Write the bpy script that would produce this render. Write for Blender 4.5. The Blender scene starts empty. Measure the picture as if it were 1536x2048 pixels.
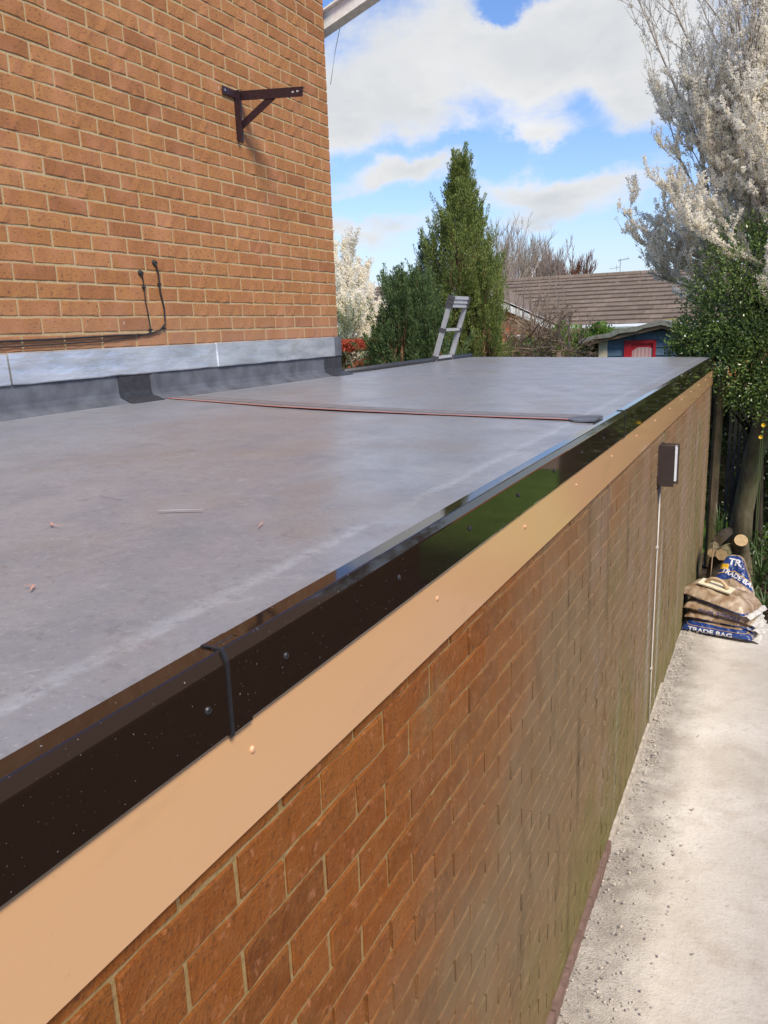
import bpy, math, random
import numpy as np
from mathutils import Vector, Matrix, noise as mnoise
from mathutils.bvhtree import BVHTree

S = bpy.context.scene
COL = S.collection
RAD = math.radians

# ------------------------------------------------------------------ camera
CAMZ = 2.624
F_PX, YAW, PITCH, ROLL = 1583.2, 0.4647, 0.2271, -0.0343
def cam_axes():
    cy, sy = math.cos(YAW), math.sin(YAW)
    f = Vector((-sy, cy, 0)); r = Vector((cy, sy, 0)); u = Vector((0, 0, 1))
    cp, sp = math.cos(PITCH), math.sin(PITCH)
    f2 = f*cp - u*sp; u2 = u*cp + f*sp
    cr, sr = math.cos(ROLL), math.sin(ROLL)
    return r*cr + u2*sr, u2*cr - r*sr, f2
cam = bpy.data.objects.new('camera', bpy.data.cameras.new('camera'))
COL.objects.link(cam); S.camera = cam
_r, _u, _f = cam_axes()
M = Matrix((( _r.x, _u.x, -_f.x, 0), (_r.y, _u.y, -_f.y, 0), (_r.z, _u.z, -_f.z, CAMZ), (0, 0, 0, 1)))
cam.matrix_world = M
cam.data.sensor_fit = 'HORIZONTAL'; cam.data.sensor_width = 36; cam.data.lens = F_PX/1536*36
cam.data.clip_start = 0.02; cam.data.clip_end = 2000
S.render.resolution_x = 768; S.render.resolution_y = 1024

# ------------------------------------------------------------------ light
SUN_EL, SUN_ROT = 47.0, 131.0             # hazy sun behind the camera, a little to the right
EXPOSURE = 1.0
S.view_settings.view_transform = 'Standard'; S.view_settings.look = 'None'
S.view_settings.exposure = EXPOSURE; S.view_settings.gamma = 1
S.view_settings.use_curve_mapping = False
sun_dir = Vector((math.sin(RAD(SUN_ROT))*math.cos(RAD(SUN_EL)), math.cos(RAD(SUN_ROT))*math.cos(RAD(SUN_EL)), math.sin(RAD(SUN_EL))))
sun = bpy.data.objects.new('sun', bpy.data.lights.new('sun', 'SUN')); COL.objects.link(sun)
sun.data.energy = 2.4; sun.data.angle = RAD(20.0); sun.data.color = (1.0, 0.89, 0.72)
sun.rotation_euler = sun_dir.to_track_quat('Z', 'Y').to_euler()

world = bpy.data.worlds.new('World'); S.world = world; world.use_nodes = True
def build_world():
    nt = world.node_tree; N = nt.nodes; L = nt.links; N.clear()
    out = N.new('ShaderNodeOutputWorld'); bg = N.new('ShaderNodeBackground'); bg.inputs[1].default_value = 0.1
    L.new(bg.outputs[0], out.inputs[0])
    sky = N.new('ShaderNodeTexSky'); sky.sky_type = 'NISHITA'; sky.sun_disc = False
    sky.sun_elevation = RAD(SUN_EL); sky.sun_rotation = RAD(SUN_ROT); sky.dust_density = 0.6; sky.ozone_density = 1.6; sky.air_density = 1.1
    hs = N.new('ShaderNodeHueSaturation'); hs.inputs['Saturation'].default_value = 1.12; hs.inputs['Value'].default_value = 1.05
    tint = N.new('ShaderNodeMix'); tint.data_type = 'RGBA'; tint.blend_type = 'MULTIPLY'; tint.inputs['Factor'].default_value = 1.0; tint.inputs[7].default_value = (.74, .75, .90, 1)
    L.new(sky.outputs[0], tint.inputs[6]); L.new(tint.outputs[2], hs.inputs['Color'])
    tc = N.new('ShaderNodeTexCoord')
    # flatten the direction so clouds spread as on a layer overhead
    sep = N.new('ShaderNodeSeparateXYZ'); L.new(tc.outputs['Generated'], sep.inputs[0])
    def math_(op, a, b=None, clamp=False):
        m = N.new('ShaderNodeMath'); m.operation = op; m.use_clamp = clamp
        for i, v in enumerate((a, b)):
            if v is None: continue
            if isinstance(v, (int, float)): m.inputs[i].default_value = v
            else: L.new(v, m.inputs[i])
        return m.outputs[0]
    den = math_('ADD', math_('MAXIMUM', sep.outputs[2], 0.0), 0.22)
    cx = math_('DIVIDE', sep.outputs[0], den); cy = math_('DIVIDE', sep.outputs[1], den)
    comb = N.new('ShaderNodeCombineXYZ'); L.new(cx, comb.inputs[0]); L.new(cy, comb.inputs[1])
    def noise(scale, detail, rough, off=(0, 0, 0), dist=0.0, vec=None):
        mp = N.new('ShaderNodeMapping'); mp.inputs['Location'].default_value = off
        L.new(vec if vec is not None else comb.outputs[0], mp.inputs[0])
        n = N.new('ShaderNodeTexNoise'); n.inputs['Scale'].default_value = scale; n.inputs['Detail'].default_value = detail
        n.inputs['Roughness'].default_value = rough; n.inputs['Distortion'].default_value = dist
        L.new(mp.outputs[0], n.inputs['Vector']); return n.outputs['Fac']
    big = noise(1.15, 3, 0.5, (3.1, 1.7, 0)); fine = noise(3.6, 10, 0.62, (0.4, 5.2, 1.0), 0.35)
    field = math_('ADD', math_('MULTIPLY', big, 0.58), math_('MULTIPLY', fine, 0.60))
    # cloud banks as they stood over the garden: direction, angular size, weight
    def blob(px, py, sx, sy, wgt):
        d = (_f + _r*((px-768)/F_PX) - _u*((py-1024)/F_PX)).normalized()
        rr = Vector((d.y, -d.x, 0)).normalized(); uu = rr.cross(d)
        def dot(v):
            v_ = N.new('ShaderNodeVectorMath'); v_.operation = 'DOT_PRODUCT'
            L.new(warp.outputs[0], v_.inputs[0]); v_.inputs[1].default_value = v; return v_.outputs['Value']
        a = math_('DIVIDE', dot(rr), sx/F_PX); b = math_('DIVIDE', dot(uu), sy/F_PX)
        r2 = math_('ADD', math_('MULTIPLY', a, a), math_('MULTIPLY', b, b))
        fwd = math_('GREATER_THAN', dot(d), 0.0)
        g = math_('MULTIPLY', math_('EXPONENT', math_('MULTIPLY', r2, -1.0)), fwd)
        return math_('MULTIPLY', g, wgt)
    wn = N.new('ShaderNodeTexNoise'); wn.inputs['Scale'].default_value = 7; wn.inputs['Detail'].default_value = 9; wn.inputs['Roughness'].default_value = .6
    L.new(tc.outputs['Generated'], wn.inputs['Vector'])
    ws = N.new('ShaderNodeVectorMath'); ws.operation = 'SUBTRACT'; L.new(wn.outputs['Color'], ws.inputs[0]); ws.inputs[1].default_value = (.5, .5, .5)
    wsc = N.new('ShaderNodeVectorMath'); wsc.operation = 'SCALE'; wsc.inputs['Scale'].default_value = 0.12; L.new(ws.outputs[0], wsc.inputs[0])
    warp = N.new('ShaderNodeVectorMath'); warp.operation = 'ADD'; L.new(tc.outputs['Generated'], warp.inputs[0]); L.new(wsc.outputs[0], warp.inputs[1])
    acc = None
    for b in ((800, 110, 250, 105, .32), (1090, 100, 300, 105, .31), (700, 215, 120, 60, .28), (1310, 205, 90, 45, .28), (1250, 20, 200, 90, .2),
              (820, 330, 95, 28, .44), (750, 350, 60, 14, .1), (1130, 380, 150, 34, .52), (700, 445, 120, 26, .40), (1060, 440, 60, 14, .16), (900, 470, 70, 14, .2), (1060, 265, 80, 20, .2), (1190, 425, 120, 20, .2), (690, 380, 50, 16, .2), (960, 190, 150, 50, .10), (1050, 275, 60, 16, .14), (930, 120, 60, 40, -.1), (860, 210, 60, 25, -.08),
              (1010, 20, 50, 18, -.5), (900, 290, 200, 18, -.22), (985, 330, 50, 36, -.25), (1180, 300, 90, 22, -.25), (1230, 470, 120, 24, -.16), (800, 400, 150, 14, -.16), (1180, 235, 50, 20, -.16)):
        v = blob(*b); acc = v if acc is None else math_('ADD', acc, v)
    tot = math_('ADD', field, math_('SUBTRACT', acc, 0.02))
    mr = N.new('ShaderNodeMapRange'); mr.interpolation_type = 'SMOOTHSTEP'
    mr.inputs['From Min'].default_value = 0.63; mr.inputs['From Max'].default_value = 0.98; L.new(tot, mr.inputs['Value'])
    shade = noise(2.6, 6, 0.6, (7.0, 2.0, 3.0), 0.3)
    thick = N.new('ShaderNodeMapRange'); thick.inputs['From Min'].default_value = 0.62; thick.inputs['From Max'].default_value = 1.25
    L.new(math_('ADD', tot, math_('MULTIPLY', math_('SUBTRACT', shade, 0.5), 0.9)), thick.inputs['Value'])
    cr = N.new('ShaderNodeValToRGB')
    e = cr.color_ramp.elements; e[0].position = 0; e[0].color = (4.8, 4.75, 4.7, 1); e[1].position = 1; e[1].color = (3.3, 3.45, 3.65, 1)
    m2 = e.new(0.45); m2.color = (4.1, 4.15, 4.2, 1)
    L.new(thick.outputs[0], cr.inputs[0])
    mix = N.new('ShaderNodeMix'); mix.data_type = 'RGBA'
    L.new(mr.outputs[0], mix.inputs['Factor']); L.new(hs.outputs[0], mix.inputs[6]); L.new(cr.outputs[0], mix.inputs[7])
    # thin white air near the horizon
    hz = N.new('ShaderNodeMapRange'); hz.inputs['From Min'].default_value = 0.0; hz.inputs['From Max'].default_value = 0.16
    hz.inputs['To Min'].default_value = 0.6; hz.inputs['To Max'].default_value = 0.0; L.new(sep.outputs[2], hz.inputs['Value'])
    mix2 = N.new('ShaderNodeMix'); mix2.data_type = 'RGBA'
    L.new(hz.outputs[0], mix2.inputs['Factor']); L.new(mix.outputs[2], mix2.inputs[6]); mix2.inputs[7].default_value = (2.7, 3.3, 4.1, 1)
    L.new(mix2.outputs[2], bg.inputs[0])
build_world()

# ------------------------------------------------------------------ helpers
rng = np.random.default_rng(7); random.seed(7)
OFF = {}
def tag(o, label=None, cat=None, group=None, kind=None, category=None):
    cat = cat or category
    if label: o['label'] = label
    if cat: o['category'] = cat
    if group: o['group'] = group
    if kind: o['kind'] = kind
    return o
def thing(name, label, cat, loc=(0, 0, 0), group=None, rz=0):
    o = bpy.data.objects.new(name, None); COL.objects.link(o); o.location = loc; o.rotation_euler = (0, 0, rz)
    o.empty_display_size = .1
    OFF[o.name] = Vector(loc); return tag(o, label, cat, group)
def to_mesh(name, V, Fc, mats, smooth=False, mi=None):
    me = bpy.data.meshes.new(name)
    V = np.asarray(V, dtype=np.float32)
    if isinstance(Fc, np.ndarray):
        n, k = Fc.shape; loops = Fc.ravel().astype(np.int32); starts = np.arange(n, dtype=np.int32)*k; 
    else:
        n = len(Fc); cnt = np.array([len(f) for f in Fc], dtype=np.int32); loops = np.concatenate([np.asarray(f, dtype=np.int32) for f in Fc]); starts = np.concatenate([[0], np.cumsum(cnt)[:-1]]).astype(np.int32)
    me.vertices.add(len(V)); me.vertices.foreach_set('co', V.ravel())
    me.loops.add(len(loops)); me.loops.foreach_set('vertex_index', loops)
    me.polygons.add(n); me.polygons.foreach_set('loop_start', starts)
    if mi is not None: me.polygons.foreach_set('material_index', np.asarray(mi, dtype=np.int32))
    for m in (mats if isinstance(mats, (list, tuple)) else [mats]): me.materials.append(m)
    me.update(calc_edges=True); me.validate()
    if smooth: me.shade_smooth()
    else: me.shade_flat()
    return me
def obj(name, me, parent=None, loc=(0, 0, 0), **kw):
    o = bpy.data.objects.new(name, me); COL.objects.link(o); o.location = loc
    if parent is not None: o.parent = parent
    return tag(o, **kw)
class MB:
    def __init__(s): s.V = []; s.F = []; s.mi = []
    def add(s, V, F, m=0):
        b = len(s.V); s.V += [tuple(v) for v in V]
        for f in F: s.F.append([b+i for i in f]); s.mi.append(m)
    def box(s, x0, x1, y0, y1, z0, z1, m=0, R=None):
        V = [(x, y, z) for x in (x0, x1) for y in (y0, y1) for z in (z0, z1)]
        if R is not None: V = [R @ Vector(v) for v in V]
        s.add(V, [(0, 1, 3, 2), (4, 6, 7, 5), (0, 4, 5, 1), (2, 3, 7, 6), (0, 2, 6, 4), (1, 5, 7, 3)], m)
    def bar(s, a, b, w, h, m=0, up=(0, 0, 1)):
        a = Vector(a); b = Vector(b); d = (b-a).normalized(); r = d.cross(Vector(up)).normalized(); u = r.cross(d)
        V = [p + r*sx*w/2 + u*sy*h/2 for p in (a, b) for sx, sy in ((-1, -1), (1, -1), (1, 1), (-1, 1))]
        s.add(V, [(0, 3, 2, 1), (4, 5, 6, 7), (0, 1, 5, 4), (1, 2, 6, 5), (2, 3, 7, 6), (3, 0, 4, 7)], m)
    def tube(s, pts, rad, n=6, m=0, cap=True):
        pts = [Vector(p) for p in pts]; k = len(pts)
        if not hasattr(rad, '__len__'): rad = [rad]*k
        V = []; prev = None
        for i, p in enumerate(pts):
            d = (pts[min(i+1, k-1)]-pts[max(i-1, 0)]).normalized()
            if prev is None: a = d.orthogonal().normalized()
            else: a = (prev - d*prev.dot(d)).normalized()
            prev = a; b = d.cross(a)
            for j in range(n):
                t = 2*math.pi*j/n; V.append(p + (a*math.cos(t)+b*math.sin(t))*rad[i])
        F = [(i*n+j, i*n+(j+1) % n, (i+1)*n+(j+1) % n, (i+1)*n+j) for i in range(k-1) for j in range(n)]
        if cap: F += [tuple(range(n-1, -1, -1)), tuple((k-1)*n+j for j in range(n))]
        s.add(V, F, m)
    def prism(s, prof, axis_pts, m=0, cap=True):
        # prof: list of (x,z); axis_pts: list of (y, dx, dz) stations
        n = len(prof); V = []
        for y, dx, dz in axis_pts: V += [(x+dx, y, z+dz) for x, z in prof]
        F = [(i*n+j, i*n+(j+1) % n, (i+1)*n+(j+1) % n, (i+1)*n+j) for i in range(len(axis_pts)-1) for j in range(n)]
        if cap: F += [tuple(range(n)), tuple((len(axis_pts)-1)*n+j for j in range(n-1, -1, -1))]
        s.add(V, F, m)
    def build(s, name, mats, parent=None, off=None, smooth=False, **kw):
        V = np.array(s.V, dtype=float)
        if off is None: off = OFF.get(parent.name, Vector((0, 0, 0))) if parent is not None else Vector((0, 0, 0))
        V = V - np.array(off)
        me = to_mesh(name, V, s.F, mats, smooth, s.mi)
        o = obj(name, me, parent, **kw); OFF[o.name] = Vector(off); return o
def grid(x0, x1, y0, y1, nx, ny, zf):
    X, Y = np.meshgrid(np.linspace(x0, x1, nx+1), np.linspace(y0, y1, ny+1)); Z = zf(X, Y)
    V = np.stack([X.ravel(), Y.ravel(), Z.ravel()], 1); i = np.arange(ny)[:, None]*(nx+1)+np.arange(nx)[None, :]
    F = np.stack([i, i+1, i+nx+2, i+nx+1], -1).reshape(-1, 4); return V, F
def leaves(C, D, L, Wd, Nrm=None, fold=0.15):
    """diamond leaves at points C, pointing along D, length L, width Wd -> V, F"""
    n = len(C); D = D/np.maximum(np.linalg.norm(D, axis=1, keepdims=True), 1e-9)
    R = rng.normal(size=(n, 3)) if Nrm is None else Nrm
    side = np.cross(D, R); side /= np.maximum(np.linalg.norm(side, axis=1, keepdims=True), 1e-9); nn = np.cross(side, D)
    L = np.broadcast_to(L, (n,))[:, None]; Wd = np.broadcast_to(Wd, (n,))[:, None]
    a = C; b = C + D*L*.5 + side*Wd*.5 + nn*Wd*fold; c = C + D*L; d = C + D*L*.5 - side*Wd*.5 + nn*Wd*fold
    V = np.stack([a, b, c, d], 1).reshape(-1, 3); F = np.arange(4*n).reshape(n, 4); return V, F

# ------------------------------------------------------------------ materials
class MT:
    def __init__(s, name, rough=.6, spec=.5):
        s.m = bpy.data.materials.new(name); s.m.use_nodes = True; s.nt = s.m.node_tree; s.N = s.nt.nodes; s.L = s.nt.links
        s.b = s.N['Principled BSDF']; s.b.inputs['Roughness'].default_value = rough; s.b.inputs['Specular IOR Level'].default_value = spec
        s.geo = s.N.new('ShaderNodeNewGeometry'); s.pos = s.geo.outputs['Position']; s._h = None
    def noise(s, scale, detail=4, rough=.55, stretch=None, off=(0, 0, 0), dist=0, vec=None):
        v = vec or s.pos
        if stretch or off != (0, 0, 0):
            mp = s.N.new('ShaderNodeMapping'); mp.inputs['Scale'].default_value = stretch or (1, 1, 1); mp.inputs['Location'].default_value = off
            s.L.new(v, mp.inputs[0]); v = mp.outputs[0]
        n = s.N.new('ShaderNodeTexNoise'); n.inputs['Scale'].default_value = scale; n.inputs['Detail'].default_value = detail
        n.inputs['Roughness'].default_value = rough; n.inputs['Distortion'].default_value = dist; s.L.new(v, n.inputs['Vector']); return n.outputs['Fac']
    def ramp(s, f, a, b, lo=0., hi=1., smooth=False):
        r = s.N.new('ShaderNodeMapRange'); r.inputs['From Min'].default_value = a; r.inputs['From Max'].default_value = b
        r.inputs['To Min'].default_value = lo; r.inputs['To Max'].default_value = hi
        if smooth: r.interpolation_type = 'SMOOTHSTEP'
        s.L.new(f, r.inputs['Value']); return r.outputs[0]
    def val(s, sock, v):
        if isinstance(v, (int, float)): sock.default_value = v
        elif isinstance(v, tuple): sock.default_value = v if len(v) == 4 else (*v, 1)
        else: s.L.new(v, sock)
    def mix(s, f, a, b, mode='MIX'):
        m = s.N.new('ShaderNodeMix'); m.data_type = 'RGBA'; m.blend_type = mode
        s.val(m.inputs['Factor'], f); s.val(m.inputs[6], a); s.val(m.inputs[7], b); return m.outputs[2]
    def math(s, op, a, b=0., clamp=False):
        m = s.N.new('ShaderNodeMath'); m.operation = op; m.use_clamp = clamp; s.val(m.inputs[0], a); s.val(m.inputs[1], b); return m.outputs[0]
    def xyz(s):
        p = s.N.new('ShaderNodeSeparateXYZ'); s.L.new(s.pos, p.inputs[0]); return p.outputs
    def rnd(s):
        oi = s.N.new('ShaderNodeObjectInfo')
        return s.math('FRACT', s.math('ADD', s.geo.outputs['Random Per Island'], oi.outputs['Random']))
    def bump(s, h, strength=.5, dist=.01):
        b = s.N.new('ShaderNodeBump'); b.inputs['Strength'].default_value = strength; b.inputs['Distance'].default_value = dist
        s.L.new(h, b.inputs['Height'])
        if s._h is not None: s.L.new(s._h, b.inputs['Normal'])
        s._h = b.outputs[0]; s.L.new(s._h, s.b.inputs['Normal']); return s
    def col(s, c): s.val(s.b.inputs['Base Color'], c); return s
    def rough(s, c): s.val(s.b.inputs['Roughness'], c); return s
def plain(name, c, rough=.5, spec=.5, metal=0, var=.12, scale=30):
    t = MT(name, rough, spec); n = t.noise(scale, 5); t.b.inputs['Metallic'].default_value = metal
    t.col(t.mix(t.ramp(n, .3, .7, 0, 1), tuple(x*(1-var) for x in c), tuple(min(1, x*(1+var)) for x in c))); t.bump(n, .12, .003); return t.m
def three(t, f, cs):
    r = t.N.new('ShaderNodeValToRGB'); e = r.color_ramp.elements
    e[0].position = 0; e[0].color = (*cs[0], 1); e[1].position = 1; e[1].color = (*cs[-1], 1)
    for i in range(1, len(cs)-1): q = e.new(i/(len(cs)-1)); q.color = (*cs[i], 1)
    t.L.new(f, r.inputs[0]); return r.outputs[0]

def m_house_brick():
    t = MT('house_brick', .85, .3); r = t.rnd()
    c = three(t, r, [(.335, .15, .05), (.39, .185, .064), (.355, .158, .053), (.415, .20, .073), (.37, .165, .058), (.28, .118, .043)])
    n = t.noise(22, 6, .6); c = t.mix(t.ramp(n, .35, .7), c, t.mix(.5, c, (.26, .10, .055)))
    pit = t.noise(130, 3, .6, (1, .45, 1)); c = t.mix(t.ramp(pit, .56, .68, 0, .85), c, (.10, .05, .035))
    g = t.noise(5.5, 3); c = t.mix(t.ramp(g, .5, .8, 0, .45), c, (.56, .26, .15))
    X_, Y_, Z_ = t.xyz(); rn = t.noise(2.2, 5, .6, (1, 3, .4), (2, 2, 2)); c = t.mix(t.ramp(rn, .55, .75, 0, .35), c, (.24, .10, .045)); c = t.mix(t.math('MULTIPLY', t.ramp(Z_, 2.82, 2.60), t.ramp(rn, .3, .6, .2, .6)), c, (.33, .19, .12))
    w = t.noise(60, 2, .5, (1, .6, .25), (4, 2, 1)); c = t.mix(t.ramp(w, .77, .80, 0, .7), c, (.62, .5, .42))
    t.col(c); t.bump(pit, -.6, .004); t.bump(n, .35, .004); t.bump(t.noise(120, 3, .6, (1, 2.2, .7)), .4, .003); return t.m
def m_mortar():
    t = MT('sand_mortar', .95, .2); n = t.noise(90, 5)
    c = t.mix(t.ramp(n, .3, .7), (.35, .265, .14), (.48, .375, .215)); c = t.mix(t.ramp(t.noise(4, 3), .45, .8, 0, .5), c, (.46, .37, .25)); t.col(c); t.bump(n, .5, .003); return t.m
def stain(t, c, brick=True):
    """algae, lime and grime on the garden wall: green near the ground and the far end, grey and lime runs"""
    X, Y, Z = t.xyz()
    n1 = t.noise(2.1, 5, .65); n2 = t.noise(7, 5, .6); nv = t.noise(1.0, 5, .6, (1, 6, .35)); nv2 = t.noise(1.0, 4, .55, (1, 3.2, .22), (3, 9, 1))
    # grey-brown dulling away from the near top
    f = t.math('ADD', t.ramp(Y, 1.1, 2.7), t.math('SUBTRACT', t.ramp(Z, 1.15, 1.95, .45, -.3), 0.))
    f = t.math('ADD', f, t.math('MULTIPLY', t.math('SUBTRACT', n1, .5), 1.5), True)
    c = t.mix(t.math('MULTIPLY', f, .85), c, t.mix(n2, (.175, .122, .062), (.28, .215, .13)))
    # green
    g = t.math('ADD', t.ramp(Z, 1.0, .05, -.35, .55), t.math('MULTIPLY', t.math('SUBTRACT', n1, .45), 2.2))
    g = t.math('ADD', g, t.math('MULTIPLY', t.ramp(Y, 2.0, 7.5), t.ramp(nv, .42, .62, 0, .9)), True)
    c = t.mix(t.math('MULTIPLY', g, .68), c, t.mix(n2, (.085, .105, .022), (.20, .195, .065)))
    bl = t.noise(2.6, 5, .65, (1, 1, 1), (5, 3, 8)); c = t.mix(t.math('MULTIPLY', t.ramp(bl, .54, .66, 0, .45), t.ramp(Y, 1.6, 3.)), c, (.26, .20, .15))
    dk = t.noise(3.2, 5, .6, (1, 2.5, .5), (1, 7, 2)); c = t.mix(t.math('MULTIPLY', t.ramp(dk, .56, .68, 0, .5), t.ramp(Y, 1.2, 2.4)), c, (.075, .055, .03))
    # pink + lime streaks far
    p = t.math('MULTIPLY', t.ramp(Y, 3.6, 4.8), t.ramp(nv2, .50, .62)); c = t.mix(t.math('MULTIPLY', p, .4), c, (.32, .225, .19))
    w = t.math('MULTIPLY', t.ramp(Y, 3.3, 4.4), t.ramp(nv, .60, .70)); c = t.mix(t.math('MULTIPLY', w, .55), c, (.36, .34, .30))
    return c
def m_wall_brick():
    t = MT('garden_wall_brick', .9, .25); r = t.rnd()
    c = three(t, r, [(.215, .064, .010), (.285, .09, .014), (.24, .070, .012), (.31, .105, .019), (.24, .078, .011), (.17, .052, .010)])
    n = t.noise(18, 6, .65); c = t.mix(t.ramp(n, .4, .7, 0, .8), c, (.30, .115, .03))
    drag = t.noise(75, 6, .75, (1, 1, .7)); c = t.mix(t.ramp(drag, .54, .66, 0, .65), c, (.11, .045, .015))
    sp = t.noise(170, 3, .6); c = t.mix(t.ramp(sp, .60, .7, 0, .6), c, (.09, .035, .015))
    c = t.mix(t.ramp(t.noise(40, 4, .6, None, (5, 1, 3)), .6, .72, 0, .5), c, (.55, .24, .12))
    t.col(stain(t, c)); t.bump(drag, .9, .005); t.bump(sp, .6, .003); t.bump(n, .4, .006); return t.m
def m_wall_mortar():
    t = MT('garden_wall_mortar', .95, .2); n = t.noise(80, 5)
    c = t.mix(t.ramp(n, .3, .7), (.27, .185, .075), (.37, .26, .12)); t.col(stain(t, c)); t.bump(n, .7, .004); return t.m
def m_roof():
    t = MT('rubber_membrane', .36, .6); X, Y, Z = t.xyz()
    big = t.noise(.9, 5, .6, (1.6, .7, 1)); mid = t.noise(4.5, 6, .62, (1.2, 1, 1)); fn = t.noise(38, 5, .65); sm = t.noise(2.2, 5, .7, (2.5, .8, 1), (9, 4, 0), .6)
    c = t.mix(t.ramp(big, .35, .65), (.215, .22, .24), (.26, .265, .285))
    c = t.mix(t.ramp(sm, .42, .62, 0, .75), c, (.265, .265, .275)); c = t.mix(t.ramp(mid, .46, .68, 0, .6), c, (.175, .18, .20))
    c = t.mix(t.ramp(fn, .56, .72, 0, .25), c, (.38, .39, .42)); c = t.mix(t.ramp(fn, .46, .32, 0, .4), c, (.16, .165, .185))
    # dusty band with scuffs along the outer edge
    ewv = t.math('ADD', X, t.math('MULTIPLY', t.math('SUBTRACT', mid, .5), .05)); eb = t.math('MULTIPLY', t.ramp(ewv, -.755, -.735), t.ramp(ewv, -.712, -.722)); c = t.mix(t.math('MULTIPLY', eb, t.ramp(fn, .35, .65, .1, .55)), c, (.40, .42, .45))
    br = t.noise(1.7, 6, .7, (1.4, .8, 1), (4, 8, 2)); c = t.mix(t.ramp(br, .50, .62, 0, .7), c, (.225, .205, .195)); sk = t.noise(13, 6, .75, (1, 1, 1), (8, 1, 2), 1.2); c = t.mix(t.ramp(sk, .59, .65, 0, .45), c, (.34, .34, .36)); c = t.mix(t.ramp(sk, .41, .35, 0, .5), c, (.14, .14, .155)); gr = t.noise(110, 3, .6); c = t.mix(t.ramp(gr, .60, .68, 0, .45), c, (.13, .13, .14)); c = t.mix(t.ramp(gr, .38, .32, 0, .35), c, (.42, .42, .43))
    st = t.noise(16, 5, .65, (.35, 2.6, 1), (2, 2, 2)); c = t.mix(t.ramp(st, .66, .78, 0, .35), c, (.42, .43, .45))
    t.col(c); t.rough(t.ramp(mid, .3, .7, .27, .42)); t.bump(t.noise(1.1, 3, .5, (1, 1, 1)), .35, .05); t.bump(fn, .10, .003); t.bump(mid, .15, .01); return t.m
def m_gloss(name, c, dust=0., rough=.06, wav=.35):
    t = MT(name, rough, .85); n = t.noise(240, 2, .5); sp = t.ramp(n, .72, .76, 0, 1)
    cc = t.mix(t.math('MULTIPLY', sp, dust), c, (.45, .42, .4)) if dust else c
    t.col(cc if dust else t.mix(t.ramp(t.noise(3), .3, .7), c, tuple(x*1.12 for x in c)))
    if dust: t.rough(t.math('ADD', t.math('MULTIPLY', sp, .6), rough))
    if not dust:
        dn = t.noise(6, 6, .7, (1, .5, 2)); cc = t.mix(t.ramp(dn, .55, .75, 0, .22), c, tuple(x*.62 for x in c)); sp2 = t.noise(150, 3, .6); cc = t.mix(t.ramp(sp2, .70, .76, 0, .35), cc, (.30, .2, .12)); t.col(cc); t.bump(t.noise(60, 4, .6, (1, .15, 3)), .08, .002)
    t.bump(t.noise(1.3, 2, .4, (1, 1, 1.5)), wav, .004); return t.m
def m_lead():
    t = MT('lead_flashing', .38, .5); t.b.inputs['Metallic'].default_value = .75
    n = t.noise(3, 5, .6, (1, 1.2, 5)); k = t.noise(8, 4, .6, (1, 1, 3))
    c = t.mix(t.ramp(n, .35, .65), (.62, .65, .69), (.92, .94, .97)); c = t.mix(t.ramp(k, .55, .75, 0, .35), c, (.42, .44, .47)); t.col(c)
    t.rough(t.ramp(k, .3, .7, .26, .46)); t.bump(n, .6, .012); return t.m
def m_patio():
    t = MT('concrete_patio', .92, .3); X, Y, Z = t.xyz()
    b = t.noise(.9, 5, .6); m = t.noise(5, 6, .65); f = t.noise(45, 5, .65); cl = t.noise(130, 4, .7)
    c = t.mix(t.ramp(b, .38, .62), (.63, .58, .50), (.80, .76, .69)); c = t.mix(t.ramp(m, .5, .72, 0, .5), c, (.48, .40, .32))
    c = t.mix(t.ramp(f, .55, .72, 0, .4), c, (.36, .32, .28))
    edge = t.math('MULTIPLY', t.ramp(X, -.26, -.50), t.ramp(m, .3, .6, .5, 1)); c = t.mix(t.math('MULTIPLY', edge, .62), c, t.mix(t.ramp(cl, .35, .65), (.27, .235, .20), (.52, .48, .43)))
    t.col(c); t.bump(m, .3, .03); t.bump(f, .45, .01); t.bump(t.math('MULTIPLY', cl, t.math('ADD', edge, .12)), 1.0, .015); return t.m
def m_leaf(name, cs, rough=.45, trans=.25, spec=.4):
    t = MT(name, rough, spec); r = t.geo.outputs['Random Per Island']; n = t.noise(2.5, 3)
    c = three(t, r, cs); c = t.mix(t.ramp(n, .35, .65, 0, .35 if cs[0][0] < .5 else 0), c, tuple(x*.6 for x in cs[0])); t.col(c)
    tr = t.N.new('ShaderNodeBsdfTranslucent'); t.L.new(c, tr.inputs[0]); ms = t.N.new('ShaderNodeMixShader'); ms.inputs[0].default_value = trans
    out = t.N['Material Output']; t.L.new(t.b.outputs[0], ms.inputs[1]); t.L.new(tr.outputs[0], ms.inputs[2]); t.L.new(ms.outputs[0], out.inputs[0]); return t.m
def m_bark(name, a, b, green=0.):
    t = MT(name, .9, .2); n = t.noise(14, 5, .6, (1, 1, .35)); c = t.mix(t.ramp(n, .35, .65), a, b)
    if green: c = t.mix(t.ramp(t.noise(4, 4), .45, .7, 0, green), c, (.14, .15, .04))
    t.col(c); t.bump(n, .6, .01); return t.m
def m_soil():
    t = MT('garden_soil', .95, .2); n = t.noise(6, 6, .65); k = t.noise(60, 4)
    c = t.mix(t.ramp(n, .4, .65), (.045, .032, .022), (.10, .075, .05)); c = t.mix(t.ramp(k, .6, .7, 0, .6), c, (.16, .11, .07)); t.col(c); t.bump(n, .8, .05); t.bump(k, .6, .01); return t.m
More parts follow.
